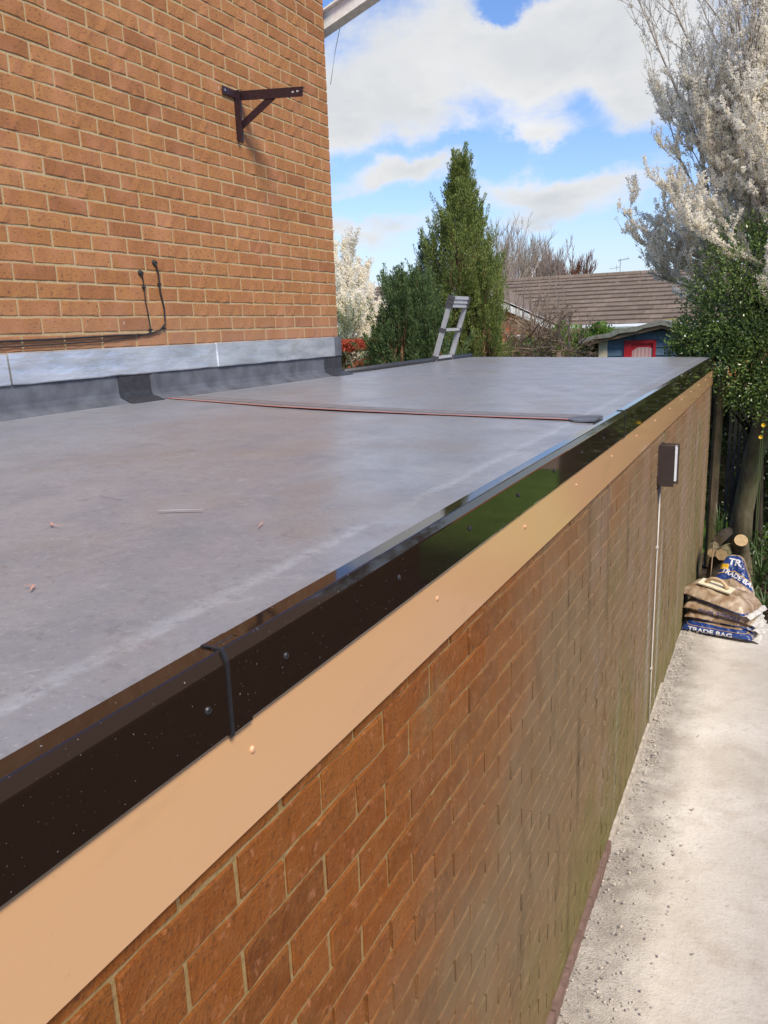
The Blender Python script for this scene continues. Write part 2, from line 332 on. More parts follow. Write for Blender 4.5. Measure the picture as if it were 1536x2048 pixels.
def m_grass(name='lawn_grass'):
    t = MT(name, .9, .2); n = t.noise(3, 5, .6); k = t.noise(120, 3)
    c = t.mix(t.ramp(n, .35, .65), (.10, .22, .025), (.19, .33, .05)); c = t.mix(t.ramp(k, .4, .7), c, (.05, .10, .018)); t.col(c); t.bump(k, .8, .02); return t.m
def m_tile():
    t = MT('roof_tile', .85, .3); r = t.rnd(); n = t.noise(4, 4)
    c = three(t, r, [(.155, .12, .09), (.19, .148, .113), (.17, .132, .10), (.215, .168, .13)]); c = t.mix(t.ramp(n, .5, .75, 0, .5), c, (.27, .215, .17))
    c = t.mix(t.ramp(t.noise(7, 3, .5, None, (3, 3, 3)), .68, .73, 0, .8), c, (.42, .37, .28)); t.col(c); t.bump(t.noise(40), .3, .01); return t.m
def m_brickwork(name, c1, c2, mort, axis='X'):
    t = MT(name, .9, .25); X, Y, Z = t.xyz(); cb = t.N.new('ShaderNodeCombineXYZ'); t.L.new(X if axis == 'X' else Y, cb.inputs[0]); t.L.new(Z, cb.inputs[1])
    b = t.N.new('ShaderNodeTexBrick'); t.L.new(cb.outputs[0], b.inputs['Vector']); b.inputs['Scale'].default_value = 1; b.inputs['Brick Width'].default_value = .225; b.inputs['Row Height'].default_value = .075
    b.inputs['Mortar Size'].default_value = .005; b.inputs['Color1'].default_value = (*c1, 1); b.inputs['Color2'].default_value = (*c2, 1); b.inputs['Mortar'].default_value = (*mort, 1)
    t.col(b.outputs['Color']); t.bump(b.outputs['Fac'], -.5, .006); return t.m

MAT = dict(hb=m_house_brick(), mortar=m_mortar(), wb=m_wall_brick(), wm=m_wall_mortar(), roof=m_roof(), lead=m_lead(),
    trim=m_gloss('brown_gloss_trim', (.020, .012, .008), .55, .05, .45), cream=m_gloss('cream_gloss_board', (.69, .415, .21), 0, .08, .3),
    patio=m_patio(), soil=m_soil(), grass=m_grass(), tile=m_tile(),
    patch=plain('black_rubber_patch', (.035, .036, .04), .5, .5, 0, .3, 40), upst=plain('grey_rubber_upstand', (.10, .108, .125), .6, .4, 0, .35, 9),
    seam=plain('seam_tape', (.20, .185, .185), .6, .4, 0, .15, 20), redline=plain('red_chalk_line', (.62, .20, .15), .9), redfaint=plain('orange_chalk_mark', (.55, .27, .20), .9),
    chalk=plain('pale_scuff', (.42, .42, .43), .9), black=plain('black_plastic', (.02, .02, .022), .4), iron=plain('bracket_paint', (.028, .012, .016), .45, .5, 0, .4, 60),
    screwc=plain('cream_screw_cap', (.62, .36, .20), .35), white=plain('white_plastic', (.78, .77, .74), .4), whitep=plain('white_paint', (.74, .73, .70), .55),
    lampb=plain('bronze_lamp_metal', (.045, .032, .028), .45), diff=plain('lamp_diffuser', (.80, .82, .85), .35), cond=plain('grey_conduit', (.60, .57, .53), .5),
    steel=plain('dull_steel', (.55, .55, .56), .35, .5, .8), alu=plain('brushed_aluminium', (.62, .63, .65), .42, .5, .55), gcap=plain('grey_ladder_cap', (.07, .07, .075), .5),
    plinth=plain('pink_painted_plinth', (.21, .135, .115), .85, .3, 0, .25, 20), rubble=plain('mortar_rubble', (.50, .45, .39), .95, .2, 0, .35, 25),
    post=m_bark('old_post_wood', (.06, .045, .03), (.13, .10, .065), .5), picket=plain('weathered_picket', (.13, .12, .11), .9, .2, 0, .3, 12),
    bark=m_bark('cherry_bark', (.09, .075, .045), (.20, .17, .11), .5), twig=m_bark('grey_twig', (.26, .21, .16), (.44, .38, .31)), darkbark=m_bark('dark_bark', (.03, .024, .018), (.07, .055, .04)),
    redbark=m_bark('red_brown_bark', (.12, .055, .035), (.26, .13, .085)), tan=m_bark('tan_twig', (.30, .21, .13), (.50, .37, .25)), mauve=m_bark('mauve_twig', (.30, .23, .19), (.42, .34, .29)),
    cut=plain('cut_wood', (.46, .33, .18), .8, .3, 0, .2, 40), 
    blossom=m_leaf('white_blossom', [(.97, .93, .82), (.98, .95, .87), (.95, .90, .76)], .7, .6, .2), bud=m_leaf('grey_green_bud', [(.40, .38, .30), (.55, .52, .42)], .7, .2),
    yew=m_leaf('conifer_green', [(.13, .185, .055), (.22, .29, .07), (.34, .38, .10), (.11, .18, .06)], .55, .2), yew2=m_leaf('conifer_blue_green', [(.06, .115, .05), (.11, .18, .065), (.20, .26, .085)], .55, .2),
    farcon=m_leaf('dark_conifer', [(.04, .065, .035), (.07, .095, .045)], .6, .1), holly=m_leaf('glossy_holly', [(.10, .18, .04), (.17, .26, .06), (.27, .36, .10), (.08, .15, .04)], .24, .15, .6),
    ivy=m_leaf('dark_ivy', [(.02, .04, .012), (.04, .07, .02), (.07, .11, .03)], .35, .15), laurel=m_leaf('bright_laurel', [(.10, .19, .03), (.16, .28, .05), (.20, .33, .06)], .3, .3),
    photred=m_leaf('red_photinia', [(.50, .07, .035), (.68, .16, .09), (.38, .05, .03), (.30, .12, .04)], .35, .3), photgr=m_leaf('olive_photinia', [(.07, .09, .025), (.14, .13, .035), (.20, .11, .04)], .4, .2),
    strap=m_leaf('strap_leaf', [(.07, .13, .04), (.12, .19, .06)], .4, .2), yellow=m_leaf('yellow_petal', [(.85, .55, .02), (.9, .65, .03)], .5, .3),
    litter=m_leaf('leaf_litter', [(.10, .06, .04), (.22, .13, .08), (.30, .18, .13), (.12, .09, .06)], .8, .1),
    blue=plain('blue_shed_paint', (.12, .21, .30), .6), redp=plain('red_window_paint', (.45, .02, .03), .4), felt=plain('grey_roof_felt', (.21, .225, .20), .95, .2, 0, .3, 14), creamp=plain('cream_paint', (.70, .64, .46), .6), wood=plain('raw_timber', (.35, .24, .14), .8),
    obrick=m_brickwork('bungalow_brick', (.55, .15, .055), (.64, .20, .075), (.40, .26, .17)), sidebrick=m_brickwork('side_wall_brick', (.16, .085, .05), (.20, .11, .06), (.17, .13, .09), 'Y'),
    glass=plain('window_glass', (.22, .30, .34), .08, .8), gutter=plain('white_gutter', (.62, .66, .68), .5), dgrey=plain('dark_gap', (.03, .03, .03), .9), moss=plain('moss', (.20, .17, .05), .95))
def m_curtain():
    t = MT('striped_curtain', .8, .2); X, Y, Z = t.xyz(); w = t.math('SINE', t.math('MULTIPLY', X, 110.)); t.col(t.mix(t.ramp(w, -.3, .5), (.50, .30, .31), (.60, .44, .44))); return t.m
MAT['curtain'] = m_curtain()

# ------------------------------------------------------------------ ground
def ground():
    V, F = grid(-300, 300, -60, 540, 60, 60, lambda X, Y: -0.03 + 0*X)
    obj('ground', to_mesh('ground', V, F, MAT['soil']), kind='structure')
    V, F = grid(-120, 120, 9.5, 160, 40, 40, lambda X, Y: -0.02 + 0*X)
    obj('garden_grass', to_mesh('garden_grass', V, F, MAT['grass']), kind='structure')
    V, F = grid(.32, 14, 7.35, 14.2, 60, 40, lambda X, Y: 0.012 + .01*np.sin(X*3)*np.sin(Y*2))
    obj('lawn', to_mesh('lawn', V, F, MAT['grass']), kind='structure')
    def zf(X, Y):
        z = np.zeros_like(X); 
        for i in range(X.shape[0]):
            for j in range(X.shape[1]):
                x, y = X[i, j], Y[i, j]; e = max(0, 1-(x+.6)/.34)
                z[i, j] = .006*mnoise.noise((x*3, y*3, 0)) + e*(.012+.018*mnoise.noise((x*14, y*14, 2)) + .012*mnoise.noise((x*40, y*40, 5)))
        return z
    V, F = grid(-.64, 1.9, -1.5, 7.3, 96, 330, zf)
    obj('patio', to_mesh('patio', V, F, MAT['patio'], True), kind='structure')
    # loose crumbs of mortar and stones along the foot of the wall
    mb = []; fc = []; nb = 0
    ico_v = np.array([(0, 0, 1), (.9, 0, .4), (.28, .85, .4), (-.72, .53, .4), (-.72, -.53, .4), (.28, -.85, .4), (.7, .5, -.3), (-.3, .8, -.3), (-.9, 0, -.3), (-.3, -.8, -.3), (.7, -.5, -.3)])
    ico_f = [(0, 1, 2), (0, 2, 3), (0, 3, 4), (0, 4, 5), (0, 5, 1), (1, 6, 2), (2, 7, 3), (3, 8, 4), (4, 9, 5), (5, 10, 1), (6, 7, 2), (7, 8, 3), (8, 9, 4), (9, 10, 5), (10, 6, 1)]
    for k in range(1300):
        y = random.uniform(1.6, 7.2); wide = .12 if y > 4.2 else .32
        x = -.595 + abs(random.gauss(0, wide*.5)); r = random.choice((.002, .003, .003, .004, .004, .006)) * (1 if k % 60 else 2.0)
        if k % 70 == 0: x = random.uniform(-.5, .6); r *= .7
        v = ico_v*(1+.25*rng.normal(size=(11, 1)))*r*np.array([1, 1.2, .8]); v = v+np.array([x, y, .012+r*.3+ (.012 if x < -.45 else 0)])
        mb.append(v); fc += [(a+nb, b+nb, c+nb) for a, b, c in ico_f]; nb += 11
    me = to_mesh('mortar_rubble', np.concatenate(mb), np.array(fc), MAT['rubble'])
    obj('gravel', me, kind='stuff', label='crumbs of mortar and small stones along the foot of the garage wall', category='rubble')
ground()

# ------------------------------------------------------------------ bricks
def brick_mesh(name, L, H, D, mat, seed, jit=.0016, bev=.005):
    rs = np.random.default_rng(seed); n = 6
    per = [(t*L, H) for t in np.linspace(0, 1, n)] + [(t*L, 0) for t in np.linspace(1, 0, n)]
    per = np.array(per); cen = np.array([L/2, H/2]); k = len(per)
    j = rs.normal(size=(k, 2))*jit; p1 = per + j
    ins = per.copy(); ins[:, 0] = np.clip(per[:, 0], bev, L-bev); ins[:, 1] = np.where(per[:, 1] > H/2, H-bev, bev); ins = ins + rs.normal(size=(k, 2))*jit*.8
    V = [(-D, a, b) for a, b in per] + [(-bev*.6, a, b) for a, b in p1] + [(rs.normal()*.0008, a, b) for a, b in ins]
    F = []
    for i in range(k):
        q = (i+1) % k; F.append((i, q, k+q, k+i)); F.append((k+i, k+q, 2*k+q, 2*k+i))
    for i in range(n-1): F.append((2*k+i, 2*k+i+1, 2*k+(k-2-i), 2*k+(k-1-i)))
    F = [f[::-1] for f in F]
    return np.array(V), F
camv = Vector((0, 0, CAMZ))
def in_view(p, m=60):
    d = Vector(p)-camv; z = d.dot(_f)
    if z < .1: return False, 0
    x = 768+F_PX*d.dot(_r)/z; y = 1024-F_PX*d.dot(_u)/z
    return (-m < x < 1536+m and -m < y < 2048+m), z
def lay_wall(root, xf, rows, mat, label_many, depth, proud, H=.065, jit=.0016, bev=.005):
    """rows: list of (z0, [(y0,y1),...]); near bricks become objects, the rest one mesh"""
    items = []
    for z0, segs in rows:
        for y0, y1 in segs:
            c = (xf, (y0+y1)/2, z0+H/2); vis, z = in_view(c)
            d = Vector(c)-camv; area = (y1-y0)*abs(d.x)/max(d.length, .1)**3 if vis else -1/(d.length)
            items.append((area, z0, y0, y1))
    items.sort(key=lambda t: -t[0])
    cache = {}
    Vs = []; Fs = []; nb = 0
    off = OFF[root.name]
    for k, (area, z0, y0, y1) in enumerate(items):
        L = round(y1-y0, 4); pr = random.uniform(-proud, proud); seed = random.randrange(7)
        if k < 300:
            if (L, seed) not in cache:
                V, F = brick_mesh('brick', L, H, depth, mat, seed*31+int(L*1000), jit, bev); cache[(L, seed)] = to_mesh('brick', V, F, mat)
            o = obj('brick', cache[(L, seed)], root, (xf+pr-off.x, y0-off.y, z0-off.z))
            o.rotation_euler = (random.uniform(-.005, .005), 0, random.uniform(-.004, .004))
        else:
            V, F = brick_mesh('brick', L, H, depth, mat, seed*31+int(L*1000), jit, bev)
            Vs.append(V+np.array([xf+pr-off.x, y0-off.y, z0-off.z])); Fs += [[i+nb for i in f] for f in F]; nb += len(V)
    if Vs:
        obj('bricks', to_mesh('bricks', np.concatenate(Vs), Fs, mat), root, kind='stuff')

# ------------------------------------------------------------------ house
HX, HY = -2.93, 5.19
def house():
    h = thing('brick_house', 'tall orange brick house wall rising beside the flat roof', 'house', (-6.9, -1.5, 0))
    mb = MB(); mb.box(-11, HX-.0035, -8, HY-.003, 0, 5.1); mb.build('wall', MAT['mortar'], h)
    rows = []
    pitch = .2295
    for k in range(0, 34):
        z0 = 2.576+.0055 + .075*k; par = k % 2    # row k=2 (z 2.726..2.80) has its perpends at HY - n*pitch
        off = 0 if par == 0 else pitch/2
        segs = []; y1 = HY - .0
        if par: segs.append((HY-pitch/2+.0055, HY)); y1 = HY-pitch/2
        n = 0
        while y1 > (1.9 if k > 0 else 1.9):
            y0 = y1-pitch; segs.append((y0+.0055, y1-(.0055 if (par or n) else 0))); y1 = y0; n += 1
        rows.append((z0, segs))
    lay_wall(h, HX, rows, MAT['hb'], '', .03, .001, .064, .0014, .003)
    # end faces of the corner bricks on the garden side
    mb = MB()
    for k in range(34):
        z0 = 2.581+.075*k; x = HX-.03; w = .07 if k % 2 == 0 else .185
        mb.box(x-w, x, HY-.02, HY+.001+random.uniform(-.001, .001), z0, z0+.065); x -= w+.011
        while x > -5: mb.box(x-.2185, x, HY-.02, HY+.0005, z0, z0+.065); x -= .2295
    mb.build('bricks', MAT['hb'], h, kind='stuff')
    # lead flashing strips
    for y0, y1, dz, dx in ((-1, 2.335, .0, .001), (2.343, 3.745, .002, .0025), (3.742, 5.10, .004, .006)):
        mb = MB(); n = 14; V = []; F = []
        prof = [(.0, 2.577+dz), (.012, 2.572+dz), (.014, 2.515), (.017, 2.449), (.014, 2.444), (.009, 2.449)]
        for i in range(n+1):
            y = y0+(y1-y0)*i/n; w = .0018*math.sin(i*1.9+y0)+random.uniform(-.001, .001)
            V += [(HX+.001+a+dx+(w if 1 < q < 5 else 0), y, b+(w if q > 2 else 0)) for q, (a, b) in enumerate(prof)]
        k = len(prof); F = [(i*k+j, i*k+(j+1) % k, (i+1)*k+(j+1) % k, (i+1)*k+j) for i in range(n) for j in range(k)]
        F += [tuple(range(k-1, -1, -1)), tuple(n*k+j for j in range(k))]
        mb.add(V, [f[::-1] for f in F]); mb.build('lead_flashing', MAT['lead'], h)
    mb = MB(); mb.box(HX-.05, HX+.019, 5.093, HY+.012, 2.446, 2.580); mb.build('corner_flashing', MAT['upst'], h, label='dull grey folded lead corner')
    # roof and white verge board
    mb = MB(); mb.add([(-11.3, -8.3, 5.1), (HX+.0, -8.3, 5.1), (-6.95, -8.3, 7.3), (-11.3, 5.2, 5.1), (HX+.0, 5.2, 5.1), (-6.95, 5.2, 7.3)], [(0, 1, 2), (3, 5, 4), (0, 2, 5, 3), (1, 4, 5, 2), (0, 3, 4, 1)])
    mb.build('roof', MAT['tile'], h)
    mb = MB(); mb.bar((-3.2, 5.285, 4.588), (-1.9, 5.285, 5.042), .10, .088); b = mb.build('verge_board', MAT['whitep'], h)
    mb = MB(); mb.bar((-3.2, 5.262, 4.642), (-1.9, 5.262, 5.096), .13, .012); mb.build('verge_lip', MAT['whitep'], b)
    return h
house_root = house()

# ------------------------------------------------------------------ garage with flat roof
def rz(x): return 2.235 + (-.6-x)*.0322
FLX, FLY, FRY = -2.93, 7.95, 8.83
def end_y(x): return FRY + (FLY-FRY)*(x+.6)/(FLX+.6)
def garage():
    g = thing('garage', 'long flat-roofed brick garage with grey rubber roof and brown edge trim', 'garage', (-1.8, 4, 0))
    # core, mortar plane
    BX = -.615
    mb = MB(); V = [(-2.9, -2, 0), (BX-.014, -2, 0), (BX-.014, FRY-.02, 0), (-2.9, FLY-.02, 0)]; V += [(x, y, 2.12) for x, y, z in V]
    mb.add(V, [(0, 3, 2, 1), (4, 5, 6, 7), (0, 1, 5, 4), (1, 2, 6, 5), (2, 3, 7, 6), (3, 0, 4, 7)]); mb.build('wall', MAT['wm'], g)
    # pointed joints near the top, raked perpends lower down with the bed joints still filled
    mb = MB(); mb.box(BX-.0142, BX-.0045, -1.9, FRY-.022, 1.485, 2.11); mb.build('mortar', MAT['wm'], g)
    for k in range(6, 26):
        zt = 1.935-.075*k+.0045
        mb = MB(); mb.box(BX-.0142, BX-.0035, -1.9, FRY-.022, zt-.0085, zt-.0002); mb.build('bed_joint', MAT['wm'], g)
    rows = []
    for k in range(-1, 26):
        ztop = 1.935-.075*k; z0 = ztop-.075+.004
        if z0 < -.06: continue
        sh = 0 if k % 2 else .1125; segs = []; y = 1.757+sh-.225*12
        while y < FRY-.03:
            a, b = y+.005, min(y+.22, FRY-.005)
            if not (3.385 < b < 3.62 and z0 < 1.4) or True: 
                if a < 3.414 < b and b-a > .05:
                    if 3.41-a > .03: segs.append((round(a, 4), 3.41))
                    if b-3.418 > .03: segs.append((3.418, round(b, 4)))
                elif b-a > .03: segs.append((a, b))
            y += .225
        rows.append((z0, segs))
    lay_wall(g, BX, rows, MAT['wb'], '', .03, .0013, .0665, .0015, .002)
    # cream board
    def board(prof, ys, name, mat, wob=.0, par=g, **kw):
        mb = MB(); st = []
        for y in ys: st.append((y, wob*math.sin(y*2.3)+wob*.6*math.sin(y*5.1+1), 0))
        mb.prism(prof, st); return mb.build(name, mat, par, **kw)
    ys = np.arange(-1.2, FRY+.001, .15)
    board([(-.613, 1.9685), (-.606, 1.967), (-.603, 1.970), (-.607, 2.128), (-.613, 2.128)], ys, 'fascia_board', MAT['cream'], .0008, smooth=False)
    # brown trim in lengths with joint clips
    prof = [(-.640, 2.2350), (-.638, 2.2385), (-.6110, 2.2375), (-.6085, 2.2385), (-.6068, 2.2368), (-.6006, 2.2215), (-.6000, 2.2185), (-.6000, 2.1260), (-.6012, 2.1230), (-.6050, 2.1225), (-.6050, 2.2150), (-.612, 2.232)]
    lens = [(-1.0, .738), (.742, 3.592), (3.597, 6.45), (6.455, FRY+.01)]
    for a, b in lens:
        k = max(2, int((b-a)/.14)); yy = np.linspace(a, b, k)
        t = board(prof, yy, 'roof_trim', MAT['trim'], .0007)
    for yj, w in ((.738, .045), (3.592, .03), (6.45, .03)):
        sc = [(x+.0014, z+(.0014 if z > 2.2 else -.003)) for x, z in prof[:9]] + [(-.6035, 2.1215), (-.6035, 2.2), (-.62, 2.24)]
        mb = MB(); mb.prism(sc, [(yj+.004, 0, 0), (yj+w, 0, 0)]); jc = mb.build('joint_cover', MAT['trim'], g)
        sc2 = [(x+.0026, z+(.0026 if z > 2.2 else -.0045)) for x, z in prof[:9]] + [(-.6035, 2.1215), (-.6035, 2.2), (-.62, 2.24)]
        mb = MB(); mb.prism(sc2, [(yj-.002, 0, 0), (yj+.0042, 0, 0)]); mb.build('joint_strip', MAT['black'], jc)
    # screw caps
    def screw(y, z, x, mat, r):
        mb = MB(); n = 10
        ring = lambda xx, rr: [(xx, y+rr*math.cos(2*math.pi*i/n), z+rr*math.sin(2*math.pi*i/n)) for i in range(n)]
        V = ring(x-.004, r)+ring(x+.0015, r)+ring(x+.0035, r*.75)+ring(x+.0042, r*.3)
        F = [(q*n+i, q*n+(i+1) % n, (q+1)*n+(i+1) % n, (q+1)*n+i) for q in range(3) for i in range(n)]+[tuple(3*n+i for i in range(n))]
        mb.add(V, F); mb.build('screw', mat, g, smooth=False)
    y = .696
    for i in range(22):
        yy = .696+.375*i if i else .696
        if i == 1: yy = .870
        if i > 1: yy = 1.247+.375*(i-2)
        if yy < FRY-.1: screw(yy, 2.1765+min(i, 3)*.002, -.600, MAT['black'], .0055)
    for yy in (.14, .785, 1.44, 2.08, 2.70, 3.34, 3.98, 4.62, 5.26, 5.9, 6.54, 7.18, 7.82, 8.46): screw(yy, 2.076, -.606, MAT['screwc'], .0055)
    # membrane
    nx, ny = 34, 90; V = []; F = []
    for j in range(ny+1):
        for i in range(nx+1):
            x = FLX+.004 + (-.637-FLX-.004)*i/nx; ye = end_y(x); y = -1.5+(ye+1.5)*j/ny
            z = rz(x)+.0035*mnoise.noise((x*1.3, y*.9, 0))+.001*mnoise.noise((x*7, y*5, 3))
            e = max(0, (x+.70)/.06); z += -.001
            q = max(0, 1-(x-FLX)/.08); z += .02*q*q if y < HY+.02 else 0
            V.append((x, y, z))
    F = [(j*(nx+1)+i, j*(nx+1)+i+1, (j+1)*(nx+1)+i+1, (j+1)*(nx+1)+i) for j in range(ny) for i in range(nx)]
    mb = MB(); mb.add(V, F)
    e0 = ny*(nx+1); mb.add([V[e0+i] for i in range(nx+1)]+[(V[e0+i][0], V[e0+i][1], 2.1) for i in range(nx+1)], [(i, i+nx+1, i+nx+2, i+1) for i in range(nx)])
    mem = mb.build('roof_membrane', MAT['roof'], g, smooth=True)
    # upstand against the house wall, with darker patches
    def up(y0, y1, mat, name, d, zt=2.455, par=g, skirt=.03):
        mb = MB(); n = max(2, int((y1-y0)/.12)); st = [(y0+(y1-y0)*i/n, .0015*math.sin(i*2.2), 0) for i in range(n+1)]
        a = HX+.001; mb.prism([(a, 2.28), (a, zt), (a+.006+d, zt), (a+.009+d, 2.36), (a+.016+d, 2.335), (a+.045+skirt+d, 2.3095+d*.3), (a+.045+skirt, 2.28)], [s for s in st]); return mb.build(name, mat, par)
    up(-1, 3.2, MAT['upst'], 'upstand', 0); up(3.17, 5.2, MAT['upst'], 'upstand', .0015)
    up(2.955, 3.18, MAT['patch'], 'upstand_patch', .004, skirt=.05); up(4.955, 5.205, MAT['patch'], 'corner_patch', .004, skirt=.06)
    up(3.19, 3.25, MAT['upst'], 'upstand_lap', .005)
    # seam tape across the roof
    LO = [(-2.986, 3.238), (-2.792, 3.209), (-2.608, 3.181), (-2.337, 3.146), (-2.086, 3.114), (-1.709, 3.105), (-1.352, 3.122), (-1.028, 3.153), (-.66, 3.20)]
    UPW = [.15, .155, .165, .175, .18, .165, .15, .165, .18]
    def strip(pts, w0, w1, zo, mat, name, par=mem):
        V = []; 
        for i, (x, y) in enumerate(pts): V += [(x, y+w0, rz(x)+zo+.0005), (x, y+w1, rz(x)+zo+.0005)]
        mb = MB(); mb.add(V, [(2*i, 2*i+2, 2*i+3, 2*i+1) for i in range(len(pts)-1)]); return mb.build(name, mat, par)
    def dens(pts, n=8):
        o = []
        for a, b in zip(pts[:-1], pts[1:]): o += [tuple(a[q]+(b[q]-a[q])*i/n for q in range(len(a))) for i in range(n)]
        return o+[pts[-1]]
    def band(f0, f1, zo, mat, name, par=mem):
        q = dens([(x, y, w) for (x, y), w in zip(LO, UPW)]); V = []
        for x, y, w in q: V += [(x, y+w*f0 if abs(f0) <= 1 else y+f0-10, rz(x)+zo), (x, y+w*f1 if abs(f1) <= 1 else y+f1-10, rz(x)+zo)]
        mb = MB(); mb.add(V, [(2*i, 2*i+2, 2*i+3, 2*i+1) for i in range(len(q)-1)]); return mb.build(name, mat, par)
    band(0, 1, .0035, MAT['seam'], 'seam_tape'); band(.97, 1, .0046, MAT['upst'], 'seam_line'); band(.40, .44, .0046, MAT['upst'], 'seam_line'); band(-.04, .035, .005, MAT['redline'], 'chalk_line')
    # end patch at the trim
    mb = MB(); V = []; cx, cy = -.655, 3.23
    for i in range(9): t = math.pi/2+math.pi*i/8; V.append((cx+.055*math.cos(t)-.05, cy+.085*math.sin(t), rz(cx)+.009))
    V += [(-.64, cy-.085, rz(-.64)+.011), (-.64, cy+.085, rz(-.64)+.011)]; mb.add(V+[(x, y, z-.006) for x, y, z in V], [tuple(range(11))]+[(i, i+11, (i+1) % 11+11, (i+1) % 11) for i in range(11)])
    mb.build('seam_patch', MAT['upst'], g)
    # scuffs and chalk ticks
    def mark(pts, w, mat, name='scuff_mark'):
        mb = MB(); V = []
        for i, (x, y) in enumerate(pts):
            a = Vector(pts[min(i+1, len(pts)-1)])-Vector(pts[max(i-1, 0)]); n = Vector((-a.y, a.x)).normalized()*w/2*(.5+.5*math.sin(math.pi*i/(len(pts)-1)))
            V += [(x-n.x, y-n.y, rz(x)+.0062), (x+n.x, y+n.y, rz(x)+.0062)]
        mb.add(V, [(2*i, 2*i+2, 2*i+3, 2*i+1) for i in range(len(pts)-1)]); mb.build(name, mat, mem)
    mark([(-.93, 1.262), (-.92, 1.285), (-.905, 1.25)], .004, MAT['redfaint'], 'chalk_tick'); mark([(-1.03, .80), (-1.018, .808), (-1.005, .79)], .005, MAT['redfaint'], 'chalk_tick')
    mark([(-1.31, 1.10), (-1.29, 1.085), (-1.27, 1.09)], .005, MAT['redfaint'], 'chalk_tick')
    mark([(-1.18, 1.27), (-1.15, 1.29), (-1.10, 1.32)], .008, MAT['chalk'])
    # dark kerb on the far-left edge
    mb = MB(); mb.tube([(FLX+.01, HY+.05, rz(FLX)+.012), (FLX+.01, 6.6, rz(FLX)+.014), (FLX+.01, FLY+.02, rz(FLX)+.012)], .024, 8); k = mb.build('edge_kerb', MAT['patch'], g, smooth=True)
    mb = MB(); mb.box(FLX-.02, FLX+.0, HY+.05, FLY, 2.1, 2.31); mb.build('side_fascia', MAT['patch'], g)
    # pink course at the foot of the wall, movement joint
    for i in range(16):
        y0 = 3.62-.225*(i+1); mb = MB(); j = random.uniform(-.002, .002); mb.box(-.64, -.596+j, y0+.004, y0+.221, -.02, .078+j); mb.build('plinth_block', MAT['plinth'], g)
    mb = MB(); mb.box(-.64, -.601, 3.63, 5.6, -.02, .07); mb.build('plinth_block', MAT['rubble'], g, label='grey mortar kerb along the wall foot')
    mb = MB(); mb.box(-.63, -.6225, 3.411, 3.417, 0.05, 1.96); mb.build('movement_joint', MAT['dgrey'], g)
    return g
garage_root = garage()

# ------------------------------------------------------------------ things on the walls
def bracket():
    h = thing('wall_bracket', 'dark maroon steel bracket bolted high on the house wall', 'bracket', (HX, 4.13, 3.72))
    x = HX+.002; y = 4.13
    mb = MB(); mb.box(x, x+.005, y-.030, y+.030, 3.72, 3.985); mb.box(x+.005, x+.036, y-.030, y-.025, 3.72, 3.985); p = mb.build('back_plate', MAT['iron'], h)
    mb = MB(); mb.box(x+.0045, x+.009, 3.985, 4.16, 3.945, 3.985); mb.build('cross_plate', MAT['iron'], h)
    mb = MB(); mb.bar((x+.01, y, 3.962), (-2.485, y, 3.922), .006, .050); mb.bar((x+.01, y+.012, 3.981), (-2.485, y+.012, 3.944), .022, .004); mb.build('arm', MAT['iron'], h)
    mb = MB(); mb.bar((x+.01, y+.004, 3.80), (-2.68, y+.004, 3.93), .006, .04); mb.bar((x+.01, y+.016, 3.813), (-2.68, y+.016, 3.948), .026, .004); mb.build('strut', MAT['iron'], h)
    for xx in (-2.545, -2.515):
        mb = MB(); mb.box(xx-.010, xx+.004, y-.0032, y-.0026, 3.924, 3.932); mb.build('slot', MAT['chalk'], h)
    for yy, zz in ((4.003, 3.965), (y-.0, 3.742), (y-.004, 3.760)):
        mb = MB(); mb.tube([(x+.003, yy, zz), (x+.013, yy, zz)], .007, 6); mb.build('bolt', MAT['steel'], h)
bracket()
def cables():
    def cab(name, pts, r, label, clips):
        h = thing(name, label, 'cable', (HX, pts[0][1], pts[0][2])); mb = MB(); q = []
        for (a, b) in zip(pts[:-1], pts[1:]):
            for i in range(6): t = i/6; q.append(tuple(a[c]+(b[c]-a[c])*t for c in range(3)))
        q.append(pts[-1]); mb.tube(q, r, 6); mb.build('cable', MAT['black'], h, smooth=True)
        mb = MB(); mb.tube([(HX-.002, pts[0][1], pts[0][2]+.004), (HX+.014, pts[0][1], pts[0][2]+.002)], [.017, .011], 9); mb.build('seal', MAT['black'], h)
        for (y, z) in clips:
            mb = MB(); mb.box(HX, HX+.012, y-.009, y+.009, z-.005, z+.005); mb.build('clip', MAT['black'], h)
    x = HX+.008
    cab('cable', [(x+.004, 3.303, 2.99), (x, 3.320, 2.94), (x, 3.322, 2.85), (x, 3.340, 2.77), (x, 3.338, 2.69), (x, 3.290, 2.655), (x, 3.20, 2.637), (x, 3.0, 2.637), (x, 2.6, 2.628), (x, 2.3, 2.626), (x, 1.7, 2.628)], .0045,
        'thicker black cable dropping from a chipped hole and running left along the brick wall', [(3.321, 2.89), (3.328, 2.665)])
    x = HX+.007
    cab('cable', [(x+.004, 3.194, 2.935), (x, 3.205, 2.90), (x, 3.207, 2.80), (x, 3.222, 2.70), (x, 3.226, 2.645), (x, 3.12, 2.628), (x, 2.85, 2.61), (x, 2.6, 2.606), (x, 2.3, 2.602), (x, 1.7, 2.604)], .003,
        'thinner shorter black cable, left of the other one, sagging below it', [(3.205, 2.87), (3.224, 2.66)])
    mb = MB(); pts = [(-2.86, 5.36, 5.2), (-2.865, 5.36, 4.85), (-2.90, 5.36, 4.66), (-2.945, 5.36, 4.52), (-2.96, 5.3, 4.3)]; mb.tube(pts, .003, 5)
    mb.build('aerial_cable', MAT['gutter'], smooth=True, label='thin grey cable looping behind the white verge board at the house corner', cat='cable')
cables()
